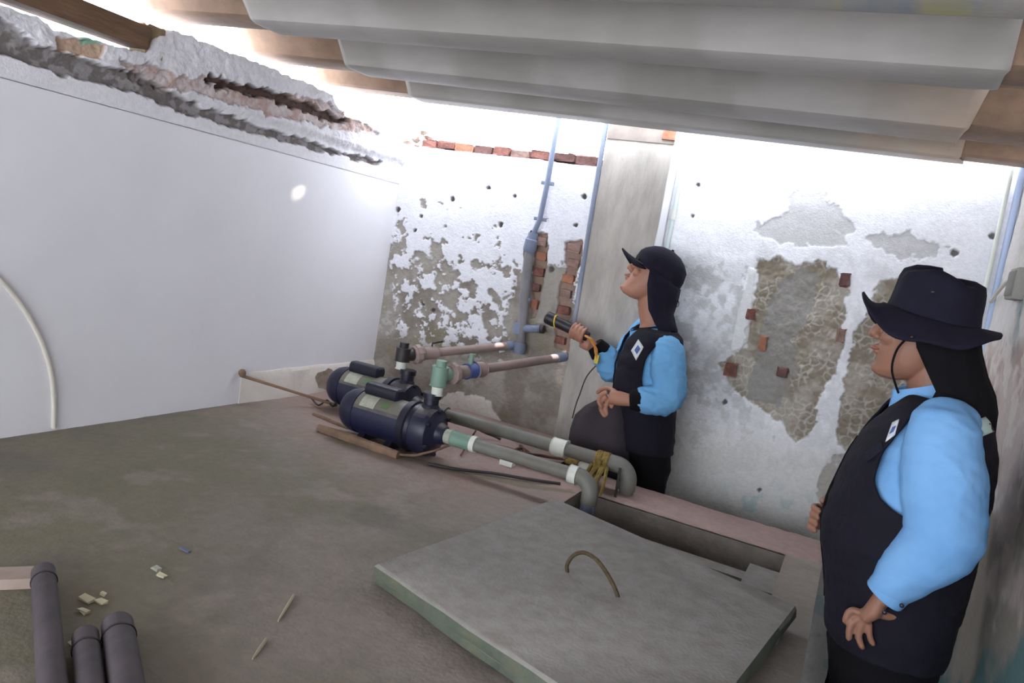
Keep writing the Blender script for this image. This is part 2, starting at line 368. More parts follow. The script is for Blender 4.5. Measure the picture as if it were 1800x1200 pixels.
for (Yv, zv) in ((yw+.14, None), (yw+.14, -.03)):
    Q = P[nv-1:nv].copy(); Q[..., 1] = Yv
    if zv is not None: Q[..., 2] = zv
    P = np.concatenate([P, Q], 0); Cc = np.concatenate([Cc, Cc[-1:]], 0)
wall_back = grid_obj('wall_back', P, Cc, M['relief']); tag(wall_back, kind='structure')
mb = MB(); mb.box((XL-.15, YB+.1, ZF), (XC0, YB+.14, 1.1)); mb.build('wall_core', M['concrete_dark'], wall_back, smooth=False)
# exposed bricks
def brick(parent, c, sz, m=None, jit=.004):
    b_m = MB(); s2 = np.array(sz)/2; b_m.box(np.array(c)-s2, np.array(c)+s2, jit, bev=min(sz)*.12)
    return b_m.build('brick', m or M['brick'], parent, smooth=False)
BR = [M['brick'], mat('brick_dark', (108, 76, 70), .9, noise=.4, scale=35, bump=.4), mat('brick_dusty', (150, 122, 112), .9, noise=.4, scale=30, bump=.4), mat('brick_orange', (162, 110, 86), .9, noise=.3, scale=30, bump=.4)]
xa = ay(735, 250, yw)[0]; xb = ay(1042, 282, yw)[0]; k = 0; xq = xa+.02
while xq < xb:
    L_ = random.uniform(.085, .125); brick(wall_back, (xq+L_/2, yw+.05, 1.283+random.uniform(-.005, .005)), (L_-.008, .1+random.uniform(-.01, .012), .040+random.uniform(-.005, .01)), BR[[0, 0, 3, 1, 0, 2, 0, 1, 1][k % 9]]); xq += L_; k += 1
mb = MB(); rr = np.linspace(xa-.06, xb+.05, 40)
mb.rings([[(x, yw+.02, 1.255), (x, yw+.12, 1.255), (x, yw+.11, 1.268+.022*random.random()), (x, yw+.03, 1.265+.012*random.random())] for x in rr]); mb.build('mortar_bed', BR[1], wall_back, smooth=False)
for (px, py) in ((705, 243), (722, 240), (738, 228), (745, 236), (1000, 268), (1020, 272), (1036, 274)):
    c = ay(px, py, yw); mb = MB(); mb.ball((c[0], yw+.05, c[2]-.004), (random.uniform(.014, .03), .04, random.uniform(.012, .02)), 8); b = mb.build('rubble_lump', M['mortar'], wall_back, smooth=False)
    for v in b.data.vertices: v.co += Vector([random.uniform(-.004, .004) for _ in range(3)])
for i, (px, py, ww, hh, mi) in enumerate(((952, 425, .05, .045, 2), (952, 450, .05, .04, 3), (947, 478, .045, .045, 0), (942, 505, .04, .04, 1), (938, 535, .035, .045, 3), (1008, 436, .065, .045, 2), (1008, 462, .055, .04, 2), (998, 490, .055, .042, 3), (994, 516, .05, .04, 2), (990, 545, .06, .04, 0), (986, 572, .055, .042, 3), (984, 598, .05, .04, 0))):
    c = ay(px, py, yw); brick(wall_back, (c[0], yw+.012, c[2]), (ww, .03, hh*.9), BR[mi], .003)

# ---- column
mb = MB()
cl, cr = [ay(px, py, yw-.03) for px, py in ((1070, 225), (985, 760))], [ay(px, py, yw-.03) for px, py in ((1187, 240), (1155, 425))]
zz = np.linspace(ZF, 1.62, 30)
mb.rings([[(XC0+random.uniform(-.003, .003), yw-.03, z), (XC1+random.uniform(-.003, .003), yw-.03, z), (XC1, yw+.13, z), (XC0, yw+.13, z)] for z in zz])
column = mb.build('column', M['concrete'], ang=20); tag(origin_to(column, ((XC0+XC1)/2, yw+.12, ZF)), 'raw grey concrete column standing between the two bays of the back wall', 'column')
mb = MB(); mb.box((XC0-.003, yw-.036, 1.385), (XC1+.003, yw-.028, 1.5), .001); mb.build('column_head', mat('darker_concrete', (140, 130, 122), .9, noise=.3, scale=10), column, smooth=False)  # darker band across the top of the column face
mb = MB(); mb.box((XC1-.0005, yw-.028, ZF+.02), (XC1+.004, YB2-.002, 1.5)); mb.build('side_lit_sheet', M['white_paint'], column, smooth=False)  # white sheet: bright skylight on the column's side put into its colour
mb = MB(); mb.box((XC1-.05, yw-.045, 1.40), (XC1+.002, yw-.03, 1.44), .003); mb.build('brick', BR[3], column, smooth=False)

# ---- back wall, right bay (set back, lit from the gap above)
X0, X1, yw2 = XC1-.01, XR+.02, YB2
nu, nv = 380, 560
xx = np.linspace(X0, X1, nu); U = np.repeat(xx[None, :], nv, 0); Z = np.repeat(np.linspace(ZF, 1.52, nv)[:, None], nu, 1)
n1 = fbm(U, Z, 9, 5, 41); n2 = fbm(U, Z, 26, 4, 42); n3 = fbm(U, Z, 65, 3, 43); one = np.ones(U.shape+(3,))
Cc = one*lin((236, 236, 240))*(.94+.1*n2)[..., None]
def P2(pts): return wpts(pts, yw2)
def patch(poly, rough=.04, soft=.004): return sm(poly_sd(U, Z, P2(poly))+(n2-.5)*rough*1.6+(n3-.5)*rough*.5, -soft, soft)
pA = patch([(1425, 265), (1442, 300), (1452, 345), (1478, 372), (1502, 392), (1500, 412), (1470, 408), (1492, 432), (1450, 436), (1370, 428), (1322, 408), (1325, 392), (1382, 372), (1392, 345), (1410, 310)], .03)
pB = patch([(1528, 418), (1548, 408), (1560, 420), (1600, 402), (1612, 420), (1662, 432), (1650, 448), (1620, 460), (1590, 452), (1545, 442)], .04)
pC = patch([(1200, 480), (1260, 470), (1300, 480), (1305, 560), (1300, 650), (1290, 690), (1230, 720), (1195, 650)], .12)
pD = patch([(1195, 690), (1290, 690), (1330, 740), (1350, 780), (1280, 760), (1200, 770)], .16)
pL = patch([(1190, 430), (1500, 430), (1700, 520), (1500, 820), (1190, 830)], .05)
lite = np.clip(pL*.45*sm(n1, .45, .6), 0, 1)
gy = one*lin((188, 186, 186)); Cc = mixc(Cc, one*lin((200, 200, 202)), lite)
Cc = mixc(Cc, gy, np.maximum(pA*.85, pB*.8)); Cc = mixc(Cc, one*lin((180, 179, 178)), np.maximum(pC*.7*sm(n2, .35, .6), pD*.55*sm(n2, .4, .6)))
beige = sm(.35-Z, 0, .25)*.6; Cc = mixc(Cc, one*lin((204, 200, 190)), beige)
E1 = patch([(1332, 458), (1372, 454), (1400, 462), (1450, 462), (1482, 490), (1492, 486), (1488, 530), (1482, 600), (1470, 650), (1440, 700), (1436, 742), (1400, 780), (1372, 745), (1336, 720), (1296, 690), (1264, 640), (1292, 622), (1312, 595), (1322, 540)], .028)
E2 = patch([(1548, 492), (1590, 490), (1560, 540), (1600, 600), (1600, 700), (1560, 770), (1540, 820), (1490, 820), (1470, 750), (1490, 640), (1500, 590), (1520, 560)], .028)
E3 = patch([(1460, 800), (1530, 780), (1500, 860), (1440, 930), (1440, 860)], .03)
E = np.maximum(np.maximum(E1, E2), E3*.6)
inner = patch([(1345, 530), (1400, 470), (1440, 480), (1430, 530), (1395, 600), (1400, 650), (1370, 720), (1310, 700), (1330, 620)], .03)
w1, w2 = worley((U+(n2-.5)*.03)*30, (Z+(n3-.5)*.02)*30, 51); rid = (1-sm(w2-w1, .03, .28))*sm(fbm(U, Z, 14, 3, 55), .38, .55)*(1-inner*.85)
ec = mixc(one*lin((168, 160, 148)), one*lin((140, 130, 114)), sm(n1, .4, .6)); ec = mixc(ec, one*lin((140, 138, 136)), inner*.7)
ec = mixc(ec, one*lin((214, 210, 204)), np.clip(rid, 0, 1)*.42)
Cc = mixc(Cc, ec, E)
strip = patch([(1318, 472), (1330, 474), (1322, 540), (1312, 612), (1285, 618), (1300, 545)], .01)
Cc = mixc(Cc, one*lin((216, 216, 216)), strip)
teal = sm(fbm(U, Z, 20, 3, 61), .62, .72)*sm(.1-Z, 0, .2)*sm(U, -.45, -.3); Cc = mixc(Cc, one*lin((150, 190, 190)), teal*.5)
dp = (n1-.5)*.006 - .003*np.maximum(pA, pB) - E*(.014-.006*rid-.014*(1-inner*.6)*np.clip(.6-w1, 0, 1)-.010*(n2-.5)) + strip*.006
for (px, py, r) in ((1226, 325, .009), (1217, 379, .009), (1745, 415, .012), (1678, 445, .014), (1274, 706, .01), (1335, 862, .008), (1378, 655, .016)):
    c = ay(px, py, yw2); s_ = 1-sm(np.hypot(U-c[0], Z-c[2])+(n3-.5)*.012, r*.7, r*1.2); Cc = mixc(Cc, one*lin((110, 104, 104)), s_); dp = dp-.012*s_
P = np.stack([U, yw2-dp, Z], -1)
P = np.concatenate([P[:, :1]+np.array([0, .15, 0]), P], 1); Cc = np.concatenate([Cc[:, :1], Cc], 1)
wall_back_right = grid_obj('wall_back_right', P, Cc, M['relief']); tag(wall_back_right, kind='structure')
mb = MB(); mb.box((X0, yw2+.1, ZF), (XR+.15, yw2+.2, 1.50)); mb.build('wall_core', M['concrete_dark'], wall_back_right, smooth=False)
for (px, py, ww, hh, mi) in ((1285, 650, .05, .055, 0), (1341, 604, .03, .06, 3), (1320, 553, .035, .045, 0), (1375, 654, .04, .035, 1), (1485, 492, .035, .05, 1), (1478, 590, .03, .055, 2)):
    c = ay(px, py, yw2); brick(wall_back_right, (c[0], yw2+.004, c[2]), (ww, .03, hh), BR[mi], .006)

# ---- right wall
nu, nv = 260, 240
U, Z = np.meshgrid(np.linspace(YN, YB2, nu), np.linspace(ZF, 1.40, nv)); one = np.ones(U.shape+(3,))
n1 = fbm(U, Z, 5, 5, 71); n2 = fbm(U, Z, 18, 4, 72)
Cc = mixc(one*lin((196, 182, 174)), one*lin((168, 148, 140)), sm(n1, .4, .62))
Cc = mixc(Cc, one*lin((216, 210, 204)), sm(n2+.3*Z, .68, .8)*.7)
Cc = mixc(Cc, one*lin((214, 212, 208)), sm(Z, .78, .84)*.7)
Cc = mixc(Cc, one*lin((132, 128, 116)), sm(.45-Z+(n1-.5)*1.1, 0, .14)*.75*(1-sm(U, 2.5, 3.3)*.5))
Cc = mixc(Cc, one*lin((70, 116, 120)), sm(fbm(U, Z, 4, 4, 75)+.35*sm(.5-Z, 0, .9)-.08*sm(U, 2.2, 3), .62, .78)*.85)
P = np.stack([XR-(n1-.5)*.012-(n2-.5)*.006, U, Z], -1)
wall_right = grid_obj('wall_right', P, Cc, M['relief']); tag(wall_right, kind='structure')
mb = MB(); mb.box((XR+.02, YN, ZF), (XR+.15, YB2+.2, 1.40)); mb.build('wall_core', M['concrete_dark'], wall_right, smooth=False)

# ---- wall behind the photographer, unseen; its opening is widened to let in fill light
mb = MB(); mb.box((XL-.15, YN-.20, ZF), (-2.1, YN-.05, 1.40)); mb.box((XR-.02, YN-.20, ZF), (XR+.15, YN-.05, 1.40))
wf = mb.build('wall_front', M['white_paint'], smooth=False); tag(wf, kind='structure')

# ---- floor
mb = MB(); mb.box((XL-.2, YN-1.5, ZF-.08), (XR+.2, YB2+.25, ZF)); fl = mb.build('floor', M['floor'], smooth=False); tag(fl, kind='structure')

# ---- tank with its concrete top
OX0, OX1, OY0, OY1 = -.80, -.075, 1.62, 2.545        # access opening
tank = empty('water_tank', (-1.12, .8, ZF), 'raised concrete tank with stained flat top that the pumps and hatch lid lie on', 'tank')
nu, nv = 330, 600
U, V = np.meshgrid(np.linspace(XL, XE, nu), np.linspace(YN, YB, nv)); one = np.ones(U.shape+(3,))
n1 = fbm(U, V, 2.2, 5, 81); n2 = fbm(U, V, 9, 4, 82); n3 = fbm(U, V, 34, 3, 83)
Cc = mixc(one*lin((140, 130, 122)), one*lin((122, 116, 102)), sm(n1, .35, .62))
ol = sm(.62*(-.95-U)+(1.65-V)*.55+(n1-.5)*.9, -.1, .5); Cc = mixc(Cc, one*lin((112, 108, 86)), ol*.75)
pk = sm(V-1.95-.25*(U+1.5)*0+(n1-.5)*1.1, -.1, .5); Cc = mixc(Cc, one*lin((162, 136, 126)), pk*.75)
pk2 = sm(poly_sd(U, V, [(-1.25, 2.4), (-.82, 2.5), (-.82, 2.57), (.04, 2.55), (.04, 2.81), (-1.1, 2.81), (-1.4, 3.0), (-1.7, 2.9)])+(n2-.5)*.06, -.01, .02); Cc = mixc(Cc, one*lin((166, 140, 134)), pk2*.75)
rt = sm(poly_sd(U, V, [(-.075, 1.0), (.04, 1.0), (.04, 2.56), (-.075, 2.56)]), -.01, .01); Cc = mixc(Cc, one*lin((146, 138, 130)), rt*.8)
gn = sm(poly_sd(U, V, [(-1.75, 2.22), (-1.35, 2.28), (-.95, 2.38), (-.80, 2.50), (-.83, 2.52), (-1.05, 2.44), (-1.35, 2.35), (-1.75, 2.3)])+(n2-.5)*.03, -.004, .012); Cc = mixc(Cc, one*lin((104, 102, 76)), gn*.6)
dk = sm(fbm(U, V, 3.4, 4, 88), .56, .7)*(1-pk*.7); Cc = mixc(Cc, one*lin((104, 98, 90)), dk*.6)
dust = sm(n2*.6+n1*.5, .58, .72)*.35; Cc = mixc(Cc, one*lin((156, 146, 138)), dust)
zt_ = (n1-.5)*.004+(n3-.5)*.0022 + .006*pk2
Um, Vm = (U[:-1, :-1]+U[1:, 1:])/2, (V[:-1, :-1]+V[1:, 1:])/2
keep = ~(((Um > -1.19) & (Vm > YB-.035)) | ((Um > OX0) & (Um < OX1) & (Vm > OY0) & (Vm < OY1)) | ((Um > -1.0) & (Vm > YE)))
grid_obj('tank_top', np.stack([U, V, zt_], -1), Cc, M['slab'], tank, keep)
mb = MB()
t_ = -.004; zb = -.12
mb.box((XL, YN, zb), (OX0, YE, t_)); mb.box((XL, YE, zb), (-1.19, YB, t_)); mb.box((-1.19, YE, zb), (-1.0, YB-.035, t_)); mb.box((OX1, YN, zb), (XE, YE, t_)); mb.box((OX0, YN, zb), (OX1, OY0, t_)); mb.box((OX0, OY1, zb), (OX1, YE, t_))
mb.build('slab', M['concrete_dark'], tank, smooth=False)
mb = MB(); mb.box((XE-.1, YN, ZF), (XE, YE, zb)); mb.box((-1.0, YE-.1, ZF), (XE-.1, YE, zb)); mb.box((XL, YN, ZF), (XE-.1, YN+.1, zb)); mb.box((XL, YE-.1, ZF), (-1.19, YB, zb)); mb.box((-1.19, YE-.1, ZF), (-1.0, YB-.035, zb)); mb.box((XL, YN+.1, ZF), (XE-.1, YE-.1, ZF+.2))
mb.build('tank_wall', M['concrete_dark'], tank, smooth=False)
mb = MB()   # inner rim of the opening
mb.box((OX0, OY1-.10, -.15), (OX1, OY1-.035, -.085), .004); mb.box((OX1-.10, OY1-.30, -.14), (OX1, OY1-.1, -.03), .004); mb.box((OX0, OY0, -.15), (OX0+.05, OY1-.1, -.06), .003)
mb.build('opening_rim', M['lid'], tank, smooth=False)

# ---- roof: trough-shaped sheets running across, grey-washed in the middle
E1p = [(502, 63, 1750, 160), (640, 135, 1683, 253), (735, 180, 1800, 305)]
ZR, ZH = 1.42, 1.525
ed = []
for (a, b, c, d) in E1p:
    p, q = az(a, b, ZR), az(c, d, ZR); s_ = (q[1]-p[1])/(q[0]-p[0]); ed.append((p[1]+s_*(-2.0-p[0]), p[1]+s_*(.155-p[0])))
ed[2] = (ed[2][0], max(min(ed[2][1], 3.24), 3.0))
while ed[0][0] > YN: ed.insert(0, (ed[0][0]-.46, ed[0][1]-.50))
def prof(z0=0.0):
    out = []                      # list of (Y at X=-2, Y at X=.155, z), from the far edge back
    for i, (a, b) in enumerate(ed):
        pa, pb = (ed[i-1] if i else (a-.46, b-.50)); la, lb = a-pa, b-pb
        for fr_, z in ((.06, ZR+.012), (.20, ZH-.01), (.26, ZH), (.50, ZH), (.55, ZH-.008), (.70, ZR+.008), (.74, ZR), (.97, ZR), (1.0, ZR+.002)):
            out.append((pa+la*fr_, pb+lb*fr_, z+z0))
    return out
def sheet(xs, z0, th=.012):
    pf = prof(z0)
    def Yat(p, x): return p[0]+(p[1]-p[0])*(x+2.0)/2.155
    return np.array([[(x, Yat(p, x), p[2]+.0) for x in xs] for p in pf])
xs = np.linspace(-2.0, .155, 150); G = sheet(xs, 0)
jag = (fbm(G[:, :, 1], G[:, :, 1]*0, 9, 3, 91)-.5)*.05
G[:, 0, 0] += jag[:, 0]; G[:, -1, 0] += jag[:, -1]*2
n1 = fbm(G[..., 0], G[..., 1], 3, 4, 92); one = np.ones(n1.shape+(3,))
Cc = mixc(one*lin((166, 161, 156)), one*lin((150, 145, 139)), sm(n1, .4, .65))
wm = sm(G[..., 0]+(fbm(G[..., 0], G[..., 1], 4, 3, 93)-.5)*.5, -.25, .15)*sm(G[..., 1], 2.2, 2.6); Cc = mixc(Cc, one*lin((168, 144, 122)), wm*.7)
tl = sm(fbm(G[..., 0], G[..., 1], 9, 4, 94), .52, .66)*sm(G[..., 0], -.25, .05)*(1-sm(G[..., 1], 1.75, 2.1)); Cc = mixc(Cc, one*lin((86, 126, 150)), tl*.8)
yl = sm(fbm(G[..., 0], G[..., 1], 11, 4, 95), .56, .68)*sm(G[..., 0], -.35, -.1)*(1-sm(G[..., 1], 1.75, 2.0)); Cc = mixc(Cc, one*lin((176, 172, 96)), yl*.6)
ceiling = grid_obj('ceiling', G, Cc, M['roof']); tag(ceiling, kind='structure')
so = ceiling.modifiers.new('t', 'SOLIDIFY'); so.thickness = .010; so.offset = 1
ceiling.data.set_sharp_from_angle(angle=math.radians(25))
for xa_, xb_ in ((-2.46, -1.9), (.05, .75)):
    G2 = sheet(np.linspace(xa_, xb_, 12), .013); o = grid_obj('roof_sheet', G2, np.ones(G2.shape)*.3, M['roof_brown'], ceiling)
    so = o.modifiers.new('t', 'SOLIDIFY'); so.thickness = .010; so.offset = 1; o['label'] = 'brown weathered roof sheet end'; o.data.set_sharp_from_angle(angle=math.radians(25))

# ---- beam and stone on top of the left wall
mb = MB(); a = ax(250, 66, XL+.0); b2 = ax(60, -12, XL)
n_ = 12; R_ = []
for i in range(n_+1):
    t = i/n_; y_ = a[1]*(1-t)+(YN)*t; z_ = a[2]; R_.append([(XL+dx+random.uniform(-.003, .003), y_, z_+dz+random.uniform(-.003, .003)) for dx, dz in ((-.07, -.036), (.035, -.036), (.035, .036), (-.07, .036))])
mb.rings(R_); o = mb.build('roof_beam', M['timber'], smooth=False); tag(origin_to(o, (XL, a[1], a[2])), 'brown timber beam lying along the top of the white wall under the roof', 'beam')
mb = MB(); c = ax(266, 74, XL); mb.box((XL-.06, c[1]-.035, c[2]-.05), (XL+.015, c[1]+.035, c[2]+.05), .006, bev=.008)
o = mb.build('wedge_stone', mat('yellow_stone', (150, 130, 98), .9, noise=.4, scale=20, bump=.4)); tag(origin_to(o, c), 'yellowish brown stone wedged at the end of the roof beam', 'stone')
# ================================================================== HATCH LID
LZ = .052
cA, cB, cC = az(660, 990, LZ), az(975, 875, LZ), az(1403, 1065, LZ+.012)
cD = cA+cC-cB
def quadring(cs, dz, ins=0.0, n=10, jit=.003):
    m_ = sum(cs)/4; out = []
    for i in range(4):
        a, b = cs[i], cs[(i+1) % 4]
        for k in range(n):
            p = a+(b-a)*k/n; p = p+(m_-p)/np.linalg.norm(m_-p)*ins; out.append((p[0]+random.uniform(-jit, jit), p[1]+random.uniform(-jit, jit), p[2]+dz))
    return out
lid = empty('hatch_lid', (cA+cC)/2-np.array([0, 0, LZ]), 'square grey concrete hatch lid with a bent iron handle, lying over the tank opening', 'hatch lid')
cs = [cA, cD, cC, cB]
mb = MB(); mb.rings([quadring(cs, -.034, .004), quadring(cs, -.031, 0), quadring(cs, -.008, 0), quadring(cs, 0, .007, jit=.001)]); lo = mb.build('lid_slab', M['lid'], lid, ang=50); lo.data.materials.append(M['moss'])
for f in lo.data.polygons:
    if abs(f.normal.z) < .5: f.material_index = 1      # the sides of the slab are mossy
u_ = (cB-cA)/np.linalg.norm(cB-cA); v_ = (cD-cA)/np.linalg.norm(cD-cA)
ls = [cA+v_*.004+u_*.004, cD, cD+u_*.10, cA+u_*.10]
mb = MB(); mb.rings([quadring(ls, -LZ+.004, -.004, jit=.004), quadring(ls, -.042, .003, jit=.003), quadring(ls, -.033, .002)]); mb.build('mossy_edge', M['moss'], lid, ang=30)
for (e, f) in ((.93, .55), (.55, .93)):
    p = cA+(cB-cA)*e+(cD-cA)*f
mb = MB(); p = cC+(cD-cC)*.13+(cB-cC)*.03; mb.box((p[0]-.022, p[1]-.022, .0), (p[0]+.014, p[1]+.022, p[2]-.033), .002); mb.build('support_block', M['concrete_dark'], lid, smooth=False)
F0, F1 = az(997, 1008, LZ), az(1087, 1054, LZ); nrm = np.cross(F1-F0, [0, 0, 1.])
hp = [F0-np.array([0, 0, .02])]
for q in ((997, 1006), (997, 992), (1008, 976), (1027, 971), (1048, 983), (1066, 1006), (1080, 1032), (1086, 1050)):
    d = ray(*q); t = ((F0-CAM)@nrm)/(d@nrm); hp.append(CAM+d*t)
hp.append(F1-np.array([0, 0, .02]))
mb = MB(); mb.tube(hp, .0052, 10, smooth=5); mb.build('handle', M['rebar'], lid, label='bent rusty reinforcing bar handle')

# ================================================================== PUMPS
def dusty(name, base, dust, th=.35):  # upward faces paler: settled dust and light from above, both put into the colour
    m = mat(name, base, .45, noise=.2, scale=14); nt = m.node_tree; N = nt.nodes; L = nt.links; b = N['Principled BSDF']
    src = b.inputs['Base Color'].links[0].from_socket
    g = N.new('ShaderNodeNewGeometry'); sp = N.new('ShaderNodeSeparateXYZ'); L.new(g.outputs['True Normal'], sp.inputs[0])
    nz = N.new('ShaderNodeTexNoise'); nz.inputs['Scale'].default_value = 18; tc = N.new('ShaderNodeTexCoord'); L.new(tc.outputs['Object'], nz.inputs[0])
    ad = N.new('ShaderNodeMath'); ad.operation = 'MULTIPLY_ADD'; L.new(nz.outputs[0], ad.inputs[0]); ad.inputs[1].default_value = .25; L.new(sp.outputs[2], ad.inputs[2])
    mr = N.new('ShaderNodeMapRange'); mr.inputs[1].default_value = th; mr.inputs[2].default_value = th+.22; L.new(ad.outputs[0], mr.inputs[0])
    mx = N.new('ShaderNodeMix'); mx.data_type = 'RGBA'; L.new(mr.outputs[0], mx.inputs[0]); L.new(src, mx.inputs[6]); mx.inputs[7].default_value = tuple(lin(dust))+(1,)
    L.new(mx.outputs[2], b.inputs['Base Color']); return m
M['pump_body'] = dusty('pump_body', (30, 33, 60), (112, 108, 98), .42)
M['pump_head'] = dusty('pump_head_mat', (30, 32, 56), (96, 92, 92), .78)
def lathe_x(mb, x0, prof_, yc, zc, n=36):
    mb.rings([[(x0+x, yc+r*math.cos(2*math.pi*k/n), zc+r*math.sin(2*math.pi*k/n)) for k in range(n)] for x, r in prof_])
def make_pump(x0, yc, zc, sc, label):
    """x0: outer end of the motor; the pump head faces +X"""
    S = sc; root = empty('water_pump', (x0+.2*S, yc, 0.0), label, 'pump', 'twin blue water pumps on the tank top')
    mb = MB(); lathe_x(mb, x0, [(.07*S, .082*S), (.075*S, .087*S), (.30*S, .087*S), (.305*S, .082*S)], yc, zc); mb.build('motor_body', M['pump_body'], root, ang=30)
    mb = MB(); lathe_x(mb, x0, [(0, .055*S), (.004*S, .068*S), (.02*S, .080*S), (.05*S, .090*S), (.078*S, .0905*S), (.08*S, .086*S)], yc, zc); fc = mb.build('fan_cover', M['pump_blue'], root, ang=30)
    mb = MB()
    for k in range(9):
        a = 2*math.pi*k/9; mb.box((x0-.003*S, yc+.035*S*math.cos(a)-.004, zc+.035*S*math.sin(a)-.004), (x0+.004*S, yc+.035*S*math.cos(a)+.004, zc+.035*S*math.sin(a)+.004))
    mb.build('vent', M['pump_dark'], fc, smooth=False)
    mb = MB(); lathe_x(mb, x0, [(.298*S, .08*S), (.30*S, .098*S), (.33*S, .102*S), (.335*S, .094*S), (.35*S, .092*S)], yc, zc); mb.build('flange', M['pump_dark'], root, ang=30)
    mb = MB(); lathe_x(mb, x0, [(.345*S, .086*S), (.355*S, .096*S), (.41*S, .098*S), (.425*S, .090*S), (.43*S, .07*S), (.445*S, .045*S), (.47*S, .036*S), (.475*S, .03*S)], yc, zc)
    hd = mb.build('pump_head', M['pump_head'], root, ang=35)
    for k in range(6):
        a = 2*math.pi*(k+.5)/6; mb = MB(); y, z = yc+.086*S*math.cos(a), zc+.086*S*math.sin(a)
        mb.rings([[(x0+xx_*S, y+.008*S*math.cos(q*math.pi/3), z+.008*S*math.sin(q*math.pi/3)) for q in range(6)] for xx_ in (.418, .438)]); mb.build('bolt', M['pump_dark'], hd, smooth=False)
    mb = MB(); xo = x0+.385*S
    mb.rings([[(xo+r*math.cos(2*math.pi*k/20), yc+r*math.sin(2*math.pi*k/20), zc+z*S) for k in range(20)] for z, r in ((.07, .040*S), (.10, .034*S), (.105, .030*S), (.128, .030*S), (.13, .036*S), (.150, .036*S))])
    mb.build('outlet_collar', M['pump_dark'], root, ang=35)
    # capacitor housing
    mb = MB(); hx0, hx1 = x0+.085*S, x0+.245*S
    mb.rings([[(x, yc+ww*S*math.copysign(abs(math.cos(t))**.55, math.cos(t)), zc+.102*S+hh*S*math.copysign(abs(math.sin(t))**.55, math.sin(t))) for t in np.linspace(0, 2*math.pi, 24, endpoint=False)] for x, ww, hh in ((hx0, .026, .018), (hx0+.006, .033, .026), (hx1-.006, .033, .026), (hx1, .026, .018))])
    mb.build('capacitor_housing', M['pump_dark'], root, ang=35)
    # curved name plate on the shoulder of the motor
    def plate(nm, xa_, xb_, t0, t1, m_, off=.0016):
        rr = .087*S+off; ts = np.linspace(t0, t1, 8); mb = MB()
        for (xa2, xb2) in ((xa_, xb_),):
            mb.rings([[(x0+xv*S, yc-rr2*math.cos(t), zc+rr2*math.sin(t)) for t in ts] + [(x0+xv*S, yc-(rr2-.003)*math.cos(t), zc+(rr2-.003)*math.sin(t)) for t in ts[::-1]] for xv, rr2 in ((xa2, rr), (xb2, rr))])
        return mb.build(nm, m_, root, ang=60)
    plate('name_plate', .105, .175, math.radians(28), math.radians(66), M['label'])
    plate('sticker', .20, .235, math.radians(38), math.radians(58), mat('green_sticker', (96, 124, 86), .6, noise=.2), .001)
    for xx_ in (.12, .25):
        mb = MB(); mb.rings([[(x0+(xx_-.018)*S, yc-.07*S, 0.004), (x0+(xx_+.018)*S, yc-.07*S, 0.004), (x0+(xx_+.018)*S, yc+.07*S, 0.004), (x0+(xx_-.018)*S, yc+.07*S, 0.004)], [(x0+(xx_-.018)*S, yc-.07*S, 0.012), (x0+(xx_+.018)*S, yc-.07*S, 0.012), (x0+(xx_+.018)*S, yc+.07*S, 0.012), (x0+(xx_-.018)*S, yc+.07*S, 0.012)], [(x0+(xx_-.012)*S, yc-.035*S, .045*S), (x0+(xx_+.012)*S, yc-.035*S, .045*S), (x0+(xx_+.012)*S, yc+.035*S, .045*S), (x0+(xx_-.012)*S, yc+.035*S, .045*S)]])
        mb.build('foot', M['pump_dark'], root, smooth=False)
    return root, (xo, yc, zc+.150*S)
PY1, PY2 = 2.375, 2.655
p1, out1 = make_pump(-1.765, PY1, .105, .97, 'front dark blue water pump, nearer the hatch, with green pipe fitting on top')
p2, out2 = make_pump(-2.065, PY2, .105, .97, 'rear dark blue water pump, partly hidden behind the front pump, with black fitting on top')

def cyl(name, a, b, r, m, parent, n=20, label=None, rim=0.0):
    a, b = np.array(a, float), np.array(b, float); mb = MB(); d = b-a
    if rim: mb.tube([a, a+d*.04, a+d*.05, a+d*.95, a+d*.96, b], [r+rim, r+rim, r, r, r+rim, r+rim], n)
    else: mb.tube([a, b], r, n)
    return mb.build(name, m, parent, ang=40, label=label)
Zv = np.array([0, 0, 1.])
